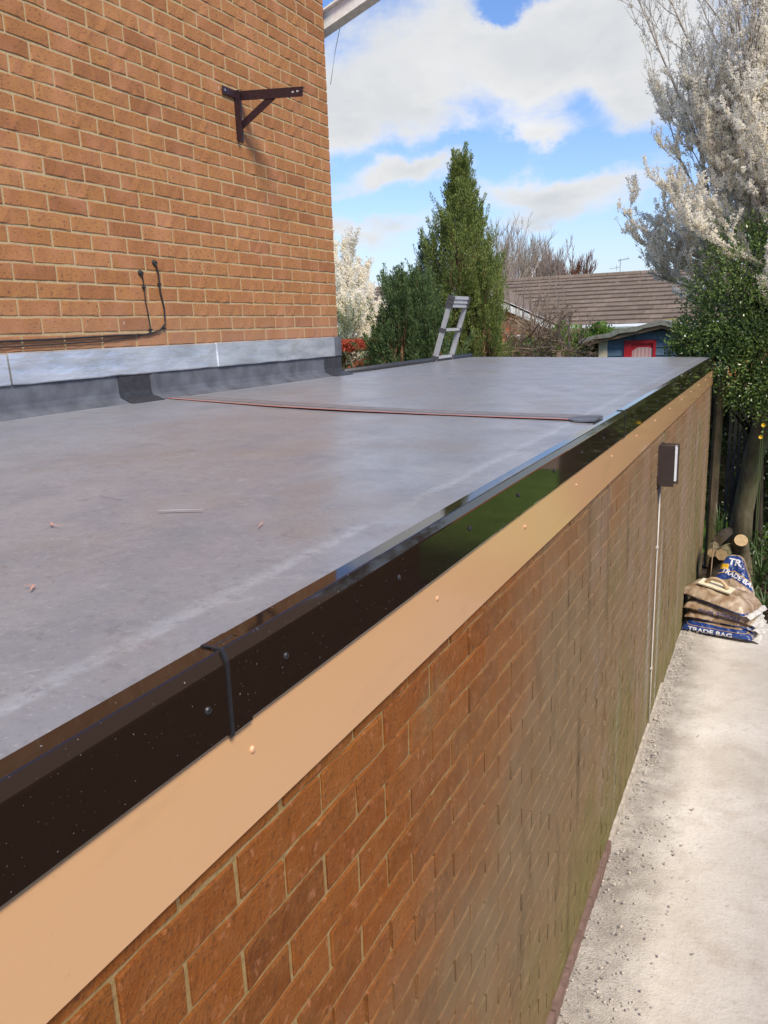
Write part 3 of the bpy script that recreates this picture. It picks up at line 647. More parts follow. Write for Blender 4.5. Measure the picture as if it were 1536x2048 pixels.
def wall_lamp():
    h = thing('wall_lamp', 'dark bronze box wall lamp with white side on the garage wall', 'wall lamp', (-.615, 4.95, 1.65))
    mb = MB(); mb.box(-.613, -.603, 4.87, 5.02, 1.67, 1.90); mb.build('back_plate', MAT['lampb'], h)
    mb = MB(); mb.box(-.603, -.522, 4.885, 4.897, 1.652, 1.895); mb.box(-.603, -.522, 5.0, 5.012, 1.652, 1.895); mb.box(-.603, -.530, 4.897, 5.0, 1.885, 1.893); mb.build('housing', MAT['lampb'], h)
    mb = MB(); mb.box(-.602, -.512, 4.898, 4.999, 1.685, 1.884); mb.build('diffuser', MAT['diff'], h)
    mb = MB(); mb.box(-.512, -.506, 4.93, 4.975, 1.66, 1.90); mb.build('front_bar', MAT['lampb'], h)
    c = thing('conduit', 'thin pale conduit running down the brick wall below the lamp', 'conduit', (-.6, 4.96, 0))
    mb = MB(); mb.tube([(-.608, 4.985, 1.655), (-.608, 4.97, 1.2), (-.608, 4.955, .5), (-.606, 4.945, 0.0)], .0048, 8); mb.build('tube', MAT['cond'], c, smooth=True)
    for z, y in ((1.25, 4.972), (.45, 4.954)):
        mb = MB(); mb.box(-.615, -.601, y-.012, y+.012, z-.006, z+.006); mb.build('saddle_clip', MAT['cond'], c)
wall_lamp()

# ------------------------------------------------------------------ ladder
def ladder():
    # leans from the far garden onto the left roof edge; rails in the plane that tilts over the roof
    h = thing('ladder', 'grey telescopic aluminium ladder leaning on the far left roof edge', 'ladder', (-3.5, 7.2, 0))
    y0, y1 = 6.985, 7.40; a = Vector((-2.915, 0, 2.33)); b = Vector((-2.745, 0, 2.865)); d = (b-a)
    A = a - d*(2.33/d.z)*1.0
    for y in (y0, y1):
        mb = MB()
        for (s, e, w) in ((-4.2, .50, .042), (.50, .90, .038)):
            mb.bar(a+d*s+Vector((0, y, 0)), a+d*e+Vector((0, y, 0)), w, .034, up=(0, 1, 0))
        mb.build('rail', MAT['alu'], h)
    def rung(t, w=.026, dp=.034):
        mb = MB(); p = a+d*t; mb.bar(p+Vector((0, y0+.02, 0)), p+Vector((0, y1-.02, 0)), dp, w); r = mb.build('rung', MAT['alu'], h)
        for y in (y0, y1):
            mb = MB(); mb.bar(p-d*.03+Vector((0, y, 0)), p+d*.03+Vector((0, y, 0)), .054, .05, up=(0, 1, 0)); mb.build('collar', MAT['gcap'], r)
    for t in (-3.6, -3.1, -2.6, -2.1, -1.6, -1.05, -.5, .03, .50): rung(t)
    for t in (.90, .965, 1.03): rung(t, .03, .046)
ladder()

# ------------------------------------------------------------------ trade bags and tools
FONT = None
def text_mesh(body, size):
    cu = bpy.data.curves.new('t', 'FONT'); cu.body = body; cu.size = size; cu.align_x = 'CENTER'; cu.align_y = 'CENTER'; cu.offset = size*.03; cu.resolution_u = 3
    o = bpy.data.objects.new('t', cu); COL.objects.link(o); bpy.context.view_layer.update()
    dg = bpy.context.evaluated_depsgraph_get(); me = bpy.data.meshes.new_from_object(o.evaluated_get(dg)); bpy.data.objects.remove(o)
    V = np.array([v.co[:] for v in me.vertices]); F = [list(p.vertices) for p in me.polygons]; bpy.data.meshes.remove(me); return V, F
def pillow(L, W, T, seed, sag=0., nx=44, ny=30):
    """closed bag shape: two draped sheets meeting in a rim; local x = long side"""
    V = []; F = []
    def P(u, v, s):
        a = 1-abs(u)**4.5; b = 1-abs(v)**3.6; t = max(a, 0)**.5*max(b, 0)**.5
        x = u*L/2*(1-.05*abs(v)**3); y = v*W/2*(1-.07*abs(u)**3)
        n = mnoise.noise((x*14+seed, y*14, s*2+seed))*.010+mnoise.noise((x*38, y*38+seed, s))*.004
        fold = .004*math.sin(x*70+8*mnoise.noise((x*5, y*5, seed)))*abs(v)**2 + .005*math.sin(y*80+seed)*abs(u)**4
        top = T*.62*t+ (n+fold)*(.35+t) if s > 0 else -T*.38*t+(n*.3)*t
        z = top + T*.38 - sag*(u*.5+.5)**2*1.0 - .018*abs(u)**6
        return (x, y, z)
    for s in (1, -1):
        for j in range(ny+1):
            for i in range(nx+1): V.append(P(-1+2*i/nx, -1+2*j/ny, s))
    n1 = (nx+1)*(ny+1)
    for j in range(ny):
        for i in range(nx):
            q = j*(nx+1)+i; F.append((q, q+1, q+nx+2, q+nx+1)); F.append((n1+q, n1+q+nx+1, n1+q+nx+2, n1+q+1))
    rim = [i for i in range(nx+1)]+[j*(nx+1)+nx for j in range(1, ny+1)]+[ny*(nx+1)+i for i in range(nx-1, -1, -1)]+[j*(nx+1) for j in range(ny-1, 0, -1)]
    for i in range(len(rim)): a, b = rim[i], rim[(i+1) % len(rim)]; F.append((a, n1+a, n1+b, b))
    return V, F
def m_bag():
    def mk(name, a, b, rough):
        t = MT(name, rough, .5); n = t.noise(9, 5, .6, None, (0, 0, 0), .8); k = t.noise(30, 5, .6)
        t.col(t.mix(t.ramp(n, .4, .62), a, b)); t.bump(k, .5, .01); t.bump(n, .4, .02); return t.m
    return mk('sand_in_clear_bag', (.26, .165, .09), (.50, .40, .29), .3), mk('blue_bag_print', (.012, .035, .16), (.03, .07, .26), .25), mk('clear_bag_film', (.55, .53, .49), (.75, .73, .69), .3), mk('print_white', (.62, .63, .66), (.72, .72, .74), .4), mk('print_yellow', (.65, .38, .02), (.75, .45, .03), .4)
SAND, BLUEP, FILM, PW, PY = m_bag()
def m_print(c, name):
    return plain(name, c, .4)
PB = m_print((.10, .09, .20), 'print_seen_through')
def decal(root, bag, V, F, mat, name, M4, direction, off=.0022):
    """lay flat print geometry onto the bag surface: M4 puts it in front, direction is the ray"""
    me = bag.data; bv = BVHTree.FromPolygons([v.co for v in me.vertices], [p.vertices[:] for p in me.polygons])
    out = []; ok = []
    for v in V:
        p = M4 @ Vector(v); hit = bv.ray_cast(p, direction)
        if hit[0] is None: ok.append(False); out.append(p)
        else: ok.append(True); out.append(hit[0]-direction*off)
    F2 = [f for f in F if all(ok[i] for i in f)]
    if not F2: return
    if name != 'lettering' and name != 'emblem':
        par = list(range(len(out)))
        def fd(i):
            while par[i] != i: par[i] = par[par[i]]; i = par[i]
            return i
        for f in F2:
            for i in f[1:]: par[fd(f[0])] = fd(i)
        cnt = {}
        for f in F2: cnt[fd(f[0])] = cnt.get(fd(f[0]), 0)+1
        best = max(cnt, key=cnt.get); F2 = [f for f in F2 if fd(f[0]) == best]
    used = sorted({i for f in F2 for i in f}); rm = {a: b for b, a in enumerate(used)}; out = [out[i] for i in used]; F2 = [[rm[i] for i in f] for f in F2]
    me2 = to_mesh(name, out, F2, mat); o = obj(name, me2, bag); return o
def strip_geo(x0, x1, z0, z1, nx=40, nz=6, zf=None):
    V = []; 
    for j in range(nz+1):
        for i in range(nx+1):
            x = x0+(x1-x0)*i/nx; z = z0+(z1-z0)*j/nz + (zf(x) if zf else 0); V.append((x, z, 0))
    return V, [(j*(nx+1)+i, j*(nx+1)+i+1, (j+1)*(nx+1)+i+1, (j+1)*(nx+1)+i) for j in range(nz) for i in range(nx)]
UPR = Matrix(((1, 0, 0, 0), (0, 0, 0, -1.0), (0, 1, 0, 0), (0, 0, 0, 1)))     # plan (x,z) -> in front, facing -Y
def dense_text(V, F, k=3):
    """subdivide text triangles so that they can follow the bag"""
    for _ in range(k):
        nv = list(map(tuple, V)); nf = []; mid = {}
        def md(a, b):
            key = (min(a, b), max(a, b))
            if key not in mid: mid[key] = len(nv); nv.append(tuple((nv[a][c]+nv[b][c])/2 for c in range(3)))
            return mid[key]
        for f in F:
            for i in range(1, len(f)-1):
                a, b, c = f[0], f[i], f[i+1]
                L = max(math.dist(nv[a][:2], nv[b][:2]), math.dist(nv[b][:2], nv[c][:2]), math.dist(nv[a][:2], nv[c][:2]))
                if L < .006: nf.append((a, b, c)); continue
                x, y, z = md(a, b), md(b, c), md(c, a); nf += [(a, x, z), (x, b, y), (z, y, c), (x, y, z)]
        V, F = nv, nf
    return V, F
def bag(label, loc, rot, L, W, T, seed, style, sag=0.):
    r = thing('trade_bag', label, 'bag of sand', loc, 'plastic trade bags of sand beside the wall'); r.rotation_euler = rot
    V, F = pillow(L, W, T, seed, sag)
    b = obj('sack', to_mesh('sack', V, F, SAND, True), r); d = Vector((0, 1, 0))
    if style == 'front':
        decal(r, b, *strip_geo(-L/2, L/2, .012, T*.86, 120, 26), BLUEP, 'blue_panel', UPR, d, .003)
        decal(r, b, *strip_geo(-L/2, L/2, T*.66, T*.68, 100, 1), PY, 'yellow_line', UPR, d, .004)
        tv, tf = dense_text(*text_mesh('TRADE BAG', T*.47)); tv = [(x*1.35-.045, y+T*.37, z) for x, y, z in tv]; decal(r, b, tv, tf, PW, 'lettering', UPR, d, .0055)
        # small triangular emblem at the right end
        mbv = []; mbf = []
        for k2, (ax, az, bx, bz) in enumerate(((.17, .02, .197, .062), (.197, .062, .224, .02), (.17, .02, .224, .02), (.186, .02, .205, .042))):
            nrm = Vector((-(bz-az), bx-ax)).normalized()*.0018; q = len(mbv); mbv += [(ax-nrm.x, az-nrm.y, 0), (ax+nrm.x, az+nrm.y, 0), (bx+nrm.x, bz+nrm.y, 0), (bx-nrm.x, bz-nrm.y, 0)]; mbf.append((q, q+1, q+2, q+3))
        decal(r, b, mbv, mbf, PW, 'emblem', UPR, d, .0055)
    if style == 'second':
        decal(r, b, *strip_geo(-L/2*.6, L/2, .010, T*.34, 100, 10), BLUEP, 'blue_panel', UPR, d, .003)
        tv, tf = dense_text(*text_mesh('TRADE', T*.28)); tv = [(x-.02, y+T*.20, z) for x, y, z in tv]; decal(r, b, tv, tf, PW, 'lettering', UPR, d, .0045)
    if style == 'through':
        tv, tf = dense_text(*text_mesh('TRADE BAG', T*.55)); tv = [(-x*1.1+.03, -y+T*.30, z) for x, y, z in tv]; decal(r, b, tv, tf, PB, 'lettering', UPR, d, .0016)
    if style == 'top':
        decal(r, b, *strip_geo(-L/2, L/2, .012, T*.24, 100, 8), BLUEP, 'blue_panel', UPR, d, .003)
    # gathered film tail at the right hand end
    if style != 'upright':
        tv = []; tf = []; n = 16
        for i in range(n+1):
            v = -1+2*i/n; y = v*W/2*.86
            for k3, (dx, dz) in enumerate(((-.012, 0), (.016, .006), (.034, -.004), (.050, -.012))):
                w = .009*mnoise.noise((i*1.3, k3*.9, seed)); tv.append((L/2-.006+dx+w, y, T*.36-sag-.018+dz+1.6*w+.004*(i % 2)*k3/2))
        for i in range(n):
            for k3 in range(3): q = i*4+k3; tf.append((q, q+1, q+5, q+4))
        obj('film_tail', to_mesh('film_tail', tv, tf, FILM, False), r)
    return r, b
def bags():
    base = Vector((-.305, 6.97, 0))
    bag('bottom trade bag of the stack with large white lettering on blue', (-.305, 6.99, .004), (0, 0, RAD(-9)), .585, .40, .105, 1.3, 'front')
    bag('second trade bag from the ground, brown with thin blue edge', (-.300, 7.045, .095), (0, RAD(2), RAD(-8)), .57, .40, .085, 4.1, 'second', .012)
    bag('third trade bag from the ground with faint upside-down print showing through', (-.315, 7.04, .160), (0, RAD(4), RAD(-10)), .56, .40, .105, 7.7, 'through', .02)
    bag('topmost flat trade bag under the plastering float, brown through shiny clear film', (-.325, 7.05, .248), (0, RAD(7), RAD(-20)), .58, .42, .125, 2.2, 'top', .02)
    # slumped bag behind, standing against the stump
    r, b = bag('blue topped trade bag slumped upright behind the stack against the stump', (-.235, 7.42, .30), (RAD(62), 0, RAD(-6)), .40, .50, .13, 9.4, 'upright')
    me = b.data; co = np.array([v.co[:] for v in me.vertices])
    # taper towards the top (local +y) to a slumped point
    t = (co[:, 1]+.25)/.5; co[:, 0] = co[:, 0]*(1.12-.78*np.clip(t, 0, 1)**1.3) - .02*t; co[:, 2] += .02*np.sin(co[:, 0]*30)*(1-t); me.vertices.foreach_set('co', co.astype(np.float32).ravel()); me.update()
    d = Vector((0, 0, -1)); up = Matrix.Translation((0, 0, 1.0))
    V, F = strip_geo(-.22, .22, .02, .24, 40, 24, lambda x: .25*x if x < 0 else -.55*x); decal(r, b, V, F, BLUEP, 'blue_panel', up, d, .002)
    V, F = strip_geo(-.22, .22, -.002, .004, 40, 2, lambda x: (.25*x if x < 0 else -.55*x)+.085); decal(r, b, V, F, PY, 'yellow_line', up, d, .003)
    V, F = strip_geo(-.12, -.05, .095, .145, 10, 8); decal(r, b, V, F, PY, 'yellow_panel', up, d, .0035)
    tv, tf = dense_text(*text_mesh('TRADE BAG', .058)); Rm = Matrix.Rotation(-.42, 3, 'Z'); tv = [tuple(Rm @ Vector(v)+Vector((.045, .028, 0))) for v in tv]; decal(r, b, tv, tf, PW, 'lettering', up, d, .0035)
    tv, tf = dense_text(*text_mesh('TR', .085)); tv = [tuple(Matrix.Rotation(-.1, 3, 'Z') @ Vector(v)+Vector((-.005, .165, 0))) for v in tv]; decal(r, b, tv, tf, PW, 'lettering', up, d, .0035)
    # plastering float
    f = thing('plastering_float', 'cream plastic plastering float with curved handle lying on the top bag', 'float', (-.36, 6.99, .395)); f.rotation_euler = (RAD(8), RAD(8), RAD(-19))
    mb = MB(); mb.box(-.14, .14, -.055, .055, -.006, .006); mb.build('blade', MAT['creamp'], f, off=Vector((0, 0, 0)))
    mb = MB(); mb.tube([(-.085, 0, .004), (-.075, 0, .03), (-.05, 0, .055), (-.01, 0, .066), (.03, 0, .062), (.062, 0, .045), (.080, 0, .022), (.088, 0, .004)], [.020, .017, .0155, .015, .015, .0155, .018, .022], 10)
    mb.build('handle', plain('float_handle', (.52, .38, .22), .5), f, off=Vector((0, 0, 0)), smooth=True)
bags()

def stump():
    s = thing('tree_stump', 'mossy sawn tree stump with a pale cut face beside the bags', 'stump', (-.26, 8.25, 0))
    mb = MB(); mb.tube([(-.22, 8.3, -.05), (-.225, 8.3, .2), (-.24, 8.27, .36), (-.235, 8.18, .46), (-.225, 8.10, .525)], [.15, .115, .10, .082, .065], 14, cap=False); mb.build('trunk', MAT['bark'], s, smooth=True)
    mb = MB(); d = Vector((.01, -.08, .065)).normalized(); c = Vector((-.225, 8.0995, .526)); mb.tube([c-d*.02, c+d*.002], [.064, .062], 14); mb.build('cut_face', MAT['cut'], s)
    for lab, a, b, r in (('short pale split log at the left of the log pile', (-.47, 8.02, .40), (-.46, 8.35, .42), .048),
                         ('angular split log right of the pale one, under the stump', (-.385, 8.0, .395), (-.33, 8.3, .38), .062),
                         ('dark half-buried log lying on the pile beside the post', (-.43, 8.18, .49), (-.36, 8.5, .50), .055)):
        t = thing('log', lab, 'log', a); mb = MB(); a = Vector(a); b = Vector(b); m1 = (a+b)/2+Vector((0, 0, .01)); mb.tube([a, m1, b], [r, r*1.05, r*.9], 7, cap=False); mb.build('bark', MAT['bark'] if 'dark' not in lab else MAT['darkbark'], t)
        d = (b-a).normalized(); mb = MB(); mb.tube([a-d*.001, a+d*.004], r*.97, 7); mb.build('cut_end', MAT['cut'] if 'dark' not in lab else MAT['post'], t)
    t = thing('log', 'thick supporting log hidden in shade below the log pile', 'log', (-.42, 8.1, 0)); mb = MB(); mb.tube([(-.44, 8.12, 0), (-.41, 8.2, .33)], [.1, .09], 9); mb.build('bark', MAT['darkbark'], t)
    p = thing('fence_post', 'weathered wooden post standing at the far end of the garage wall', 'post', (-.535, 8.93, 0))
    mb = MB(); mb.tube([(-.555, 8.92, 0), (-.55, 8.92, 1.0), (-.545, 8.92, 2.02)], [.052, .05, .046], 7); mb.build('post', MAT['post'], p)
    k = thing('cane', 'short brown garden cane leaning by the bags', 'cane', (-.44, 7.5, 0)); mb = MB(); mb.tube([(-.45, 7.55, 0), (-.435, 7.5, .62)], .006, 5); mb.build('cane_rod', MAT['tan'], k)
    for i, w_ in enumerate(('leftmost', 'second from the left', 'middle', 'fourth from the left', 'rightmost')):
        x = -.47+.052*i; hgt = 1.62+random.uniform(-.1, .08)
        f = thing('fence_picket', 'narrow greyed back-fence picket left of the tree trunk, %s of five' % w_, 'fence picket', (x, 9.95, 0), 'greyed pickets of the back fence')
        mb = MB(); mb.box(x-.017, x+.017, 9.94, 9.96, 0, hgt); mb.build('board', MAT['picket'], f)
stump()

# ------------------------------------------------------------------ vegetation
def branch_tree(start, limbs, seed, spread, up, lens, twig_r=.004, gens=2, kids=(9, 8), rad0=.05, wob=.10):
    """returns list of polylines (pts, radii, gen)"""
    rs = random.Random(seed); out = []
    def grow(p, d, L, r, gen):
        n = 5; pts = [p.copy()]; rad = [r]; q = p.copy(); dd = d.normalized()
        for i in range(n):
            dd = (dd + Vector((rs.gauss(0, wob), rs.gauss(0, wob), rs.gauss(0, wob*.6)+up*.10))).normalized(); q = q+dd*L/n; pts.append(q.copy()); rad.append(r*(1-(i+1)/n*.7))
        out.append((pts, rad, gen))
        if gen < gens:
            for k in range(kids[gen]):
                t = rs.uniform(.15, 1.0)**.8; i = min(int(t*n), n-1); b = pts[i].lerp(pts[i+1], t*n-i)
                ax = Vector((rs.gauss(0, 1), rs.gauss(0, 1), rs.gauss(0, .6))).normalized(); loc = (pts[i+1]-pts[i]).normalized()
                nd = (loc*(1-spread*.5)+ax*spread+Vector((0, 0, up*.5))).normalized(); grow(b, nd, L*lens*rs.uniform(.6, 1.2)*(1.15-t*.5), max(rad[i]*.5, twig_r), gen+1)
    for (d, L, s) in limbs: grow(Vector(s) if s else Vector(start), Vector(d), L, rad0, 0)
    return out
def tubes(polys, mat, name, parent, nside=(6, 4, 3, 3)):
    mb = MB()
    for pts, rad, gen in polys: mb.tube(pts, rad, nside[min(gen, 3)], cap=False)
    return mb.build(name, mat, parent, smooth=True)
def along(polys, step, gens, tmin=0.):
    C = []; D = []; T = []
    for pts, rad, gen in polys:
        if gen not in gens: continue
        P = np.array([p[:] for p in pts]); seg = np.linalg.norm(np.diff(P, axis=0), axis=1); L = seg.sum(); n = max(2, int(L/step)); s = np.sort(rng.uniform(tmin, 1, n))*L; cum = np.concatenate([[0], np.cumsum(seg)])
        i = np.clip(np.searchsorted(cum, s)-1, 0, len(seg)-1); t = ((s-cum[i])/seg[i])[:, None]; C.append(P[i]*(1-t)+P[i+1]*t); D.append((P[i+1]-P[i])/seg[i][:, None]); T.append(s/L)
    return np.concatenate(C), np.concatenate(D), np.concatenate(T)

def foliage(name, V, F, mat, parent, **kw):
    off = np.array(OFF.get(parent.name, (0, 0, 0))) if parent is not None else 0
    return obj(name, to_mesh(name, V-off, F, mat), parent, **kw)

def blossom_tree_near():
    r = thing('blossom_tree', 'large white blossoming plum tree filling the right side above the holly', 'tree', (-.2, 9.4, 0))
    # trunk: leans right
    mb = MB(); mb.tube([(-.30, 9.55, -.05), (-.27, 9.5, .5), (-.20, 9.4, 1.1), (-.08, 9.3, 1.8), (.10, 9.25, 2.5), (.28, 9.3, 3.2)], [.15, .115, .105, .10, .09, .07], 12); mb.build('trunk', MAT['bark'], r, smooth=True)
    mb = MB(); mb.tube([(-.34, 9.9, 0), (-.30, 9.8, .7), (-.12, 9.75, 1.35), (.02, 9.8, 1.8), (.2, 9.9, 2.5)], [.11, .10, .085, .07, .05], 9); mb.build('limb', MAT['darkbark'], r, smooth=True)
    limbs = []; rs = random.Random(5)
    for i in range(46):
        a = rs.uniform(0, 2*math.pi); el = rs.uniform(.05, 1.25); 
        if i < 24: a = rs.uniform(math.pi*.62, math.pi*1.4); el = rs.uniform(-.05, 1.3)
        s = (.1+rs.uniform(-.25, .5), 9.4+rs.uniform(-.3, .5), rs.uniform(2.4, 3.3)); L = rs.uniform(1.2, 1.75)*(1+.35*math.sin(el)) 
        limbs.append((Vector((math.cos(a)*math.cos(el), math.sin(a)*math.cos(el)*.8, math.sin(el)+.1)), L, s))
    for i in range(26): limbs.append((Vector((rs.gauss(-.12, .20), rs.gauss(0, .2), 1)), rs.uniform(1.7, 3.0), (rs.uniform(-.75, .6), 9.4+rs.uniform(-.4, .5), rs.uniform(3.0, 4.0))))
    polys = branch_tree(None, limbs, 11, .6, .8, .40, .003, 2, (14, 9), .017, .13)
    tubes(polys, MAT['twig'], 'branches', r)
    C, D, T = along(polys, .0095, (0, 1, 2)); top = np.clip((C[:, 2]-4.1)/2.2, 0, 1)
    clump = np.array([mnoise.noise((a*9, b*9, c*9)) for a, b, c in C]); keep = (rng.random(len(C)) > (.10+.84*top**.75)) & (clump > -.16+.30*top)
    C, D = C[keep], D[keep]
    per = 5; C2 = np.repeat(C, per, 0)+rng.normal(size=(len(C)*per, 3))*.009; dr = rng.normal(size=C2.shape)
    V, F = leaves(C2, dr, rng.uniform(.013, .024, len(C2)), rng.uniform(.013, .021, len(C2)), None, .3); foliage('blossom', V, F, MAT['blossom'], r)
    C, D, T = along(polys, .045, (2,)); V, F = leaves(C+rng.normal(size=C.shape)*.004, D+rng.normal(size=C.shape)*.6, .014, .007); foliage('buds', V, F, MAT['bud'], r)
blossom_tree_near()

def blossom_tree_far():
    r = thing('blossom_tree', 'pale blossoming tree in the distance just right of the house corner', 'tree', (-9.9, 17.5, 0))
    mb = MB(); mb.tube([(-9.9, 17.5, 0), (-9.85, 17.5, 1.2), (-9.8, 17.5, 2.2)], [.14, .11, .09], 8); mb.build('trunk', MAT['bark'], r, smooth=True)
    rs = random.Random(8); limbs = []
    for i in range(42):
        a = rs.uniform(0, 2*math.pi); el = rs.uniform(.0, 1.35); limbs.append((Vector((math.cos(a)*math.cos(el), math.sin(a)*math.cos(el), math.sin(el))), rs.uniform(1.1, 1.7)*(1+.4*math.sin(el)), (-9.8+rs.uniform(-.3, .3), 17.5, rs.uniform(1.7, 2.6))))
    polys = branch_tree(None, limbs, 3, .5, .9, .42, .004, 2, (9, 6), .03); tubes(polys, MAT['twig'], 'branches', r)
    C, D, T = along(polys, .024, (1, 2)); C2 = np.repeat(C, 4, 0)+rng.normal(size=(len(C)*4, 3))*.03
    V, F = leaves(C2, rng.normal(size=C2.shape), rng.uniform(.035, .06, len(C2)), .045, None, .3); foliage('blossom', V, F, MAT['blossom'], r)
blossom_tree_far()

def conifer(root, cols, mat, seed, sp=(.28, .5), leafL=.035, dens=105, name='crown', bark='redbark'):
    """feathery upright sprays; cols = (x, y, z0, H, n, radius profile over z)"""
    rs = np.random.default_rng(seed); Vs = []; mb = MB()
    for (bx, by, z0, H, ns, prof) in cols:
        for k in range(ns):
            t = rs.random()**.85; z = z0+(H-z0)*t; a = rs.uniform(0, 2*np.pi)
            R = np.interp(z, *zip(*prof))*(1+.75*mnoise.noise((math.cos(a)*1.8+seed+bx, math.sin(a)*1.8, z*2.6)))
            rr = R*rs.uniform(.12, 1.0)**.5; c = np.array([bx+rr*np.cos(a), by+rr*np.sin(a), z-.12])
            L = rs.uniform(*sp)*(1.25 if rr > R*.85 else 1.0)*(1.0 if t < .85 else .8); d = np.array([np.cos(a)*.30, np.sin(a)*.30, 1.0])+rs.normal(size=3)*.15; d /= np.linalg.norm(d)
            n = int(dens*rs.uniform(.6, 1.4)); s = rs.random(n)**.8; w = (.060*(1-s)**.8+.008)*rs.uniform(.6, 1.2)
            off = rs.normal(size=(n, 3)); off -= (off@d)[:, None]*d; off /= np.linalg.norm(off, axis=1, keepdims=True)
            p = c+d*(s*L)[:, None]+off*(w*rs.random(n)**.5)[:, None]; ld = d+off*.55+rs.normal(size=(n, 3))*.2
            Vs.append((p, ld, np.full(n, rs.uniform(.8, 1.2))))
            if k % 4 == 0: mb.tube([(bx+(c[0]-bx)*.2, by+(c[1]-by)*.2, z-.45), tuple(c), tuple(c+d*L*.6)], [.011, .006, .002], 3, cap=False)
        for k in range(5):
            a = k*1.26; q = .07; mb.tube([(bx+q*math.cos(a)*.6, by+q*math.sin(a)*.6, 0), (bx+q*math.cos(a), by+q*math.sin(a), 1.3), (bx+q*math.cos(a)*1.6, by+q*math.sin(a)*1.6, 2.3), (bx, by, z0+(H-z0)*.75)], [.05, .035, .022, .006], 6, cap=False)
    C = np.concatenate([v[0] for v in Vs]); D = np.concatenate([v[1] for v in Vs]); sc = np.concatenate([v[2] for v in Vs])
    V, F = leaves(C, D, rs.uniform(.6, 1.3, len(C))*leafL*sc*1.15, leafL*.27); foliage(name, V, F, mat, root)
    mb.build('trunk', MAT[bark], root, smooth=True)
def conifers():
    r = thing('conifer_tree', 'tall pointed dark green conifer rising behind the ladder', 'tree', (-4.0, 10.5, 0))
    conifer(r, [(-3.97, 10.5, 1.6, 4.72, 720, [(.6, .42), (2.2, .46), (2.9, .50), (3.3, .46), (3.7, .31), (4.1, .17), (4.45, .06), (4.8, .01)]), (-3.62, 10.4, 1.6, 3.45, 130, [(1, .22), (3, .2), (3.5, .05)]), (-4.30, 10.45, 1.6, 3.3, 130, [(1, .24), (2.9, .2), (3.4, .04)]), (-3.80, 10.5, 2.8, 4.15, 60, [(2, .2), (3.8, .12), (4.2, .02)])], MAT['yew'], 2, (.2, .42), .033, 170)
    r = thing('conifer_shrub', 'spiky cluster of low upright conifers left of the tall pointed conifer', 'shrub', (-4.2, 9.2, 0))
    conifer(r, [(-4.32, 9.15, 1.4, 3.22, 190, [(1, .26), (2.6, .22), (3.3, .03)]), (-4.02, 9.2, 1.4, 3.18, 190, [(1, .28), (2.6, .22), (3.3, .03)]), (-3.82, 9.1, 1.4, 2.75, 120, [(1, .25), (2.4, .2), (2.9, .04)]), (-4.42, 9.1, 1.4, 2.65, 110, [(1, .24), (2.3, .2), (2.8, .04)]), (-4.18, 9.0, 1.4, 2.95, 130, [(1, .25), (2.6, .18), (3.1, .03)])], MAT['yew2'], 5, (.22, .42), .033, 165)
    r = thing('conifer_tree', 'small dark distant conifer peeking up between shrub and tall conifer', 'tree', (-12.0, 28, 0))
    conifer(r, [(-11.85, 28, 2.0, 5.5, 230, [(1, .8), (3, .7), (5, .3), (5.6, .05)])], MAT['farcon'], 9, (.4, .9), .09, 60, bark='darkbark')
conifers()

def bush_cloud(root, blobs, n, L, W, mat, name, seed, shell=.55, up=.3, twigs=None):
    rs = np.random.default_rng(seed); Cs = []; Ds = []; vol = np.array([b[3]*b[4]*b[5] for b in blobs])**.72; vol = vol/vol.sum()
    for b, f in zip(blobs, vol):
        k = int(n*f); d = rs.normal(size=(k, 3)); d /= np.linalg.norm(d, axis=1, keepdims=True)
        cl = rs.normal(size=(max(6, k//45), 3)); cl /= np.linalg.norm(cl, axis=1, keepdims=True); clr = rs.uniform(shell, 1.08, len(cl)); ci = rs.integers(0, len(cl), k)
        p = cl[ci]*clr[ci][:, None] + rs.normal(size=(k, 3))*.13; Cs.append(p*np.array(b[3:6])+np.array(b[:3])); Ds.append(cl[ci]+rs.normal(size=(k, 3))*.7+np.array([0, 0, up]))
    C = np.concatenate(Cs); D = np.concatenate(Ds); V, F = leaves(C, D, rs.uniform(.7, 1.25, len(C))*L, W, None, .2); return foliage(name, V, F, mat, root)
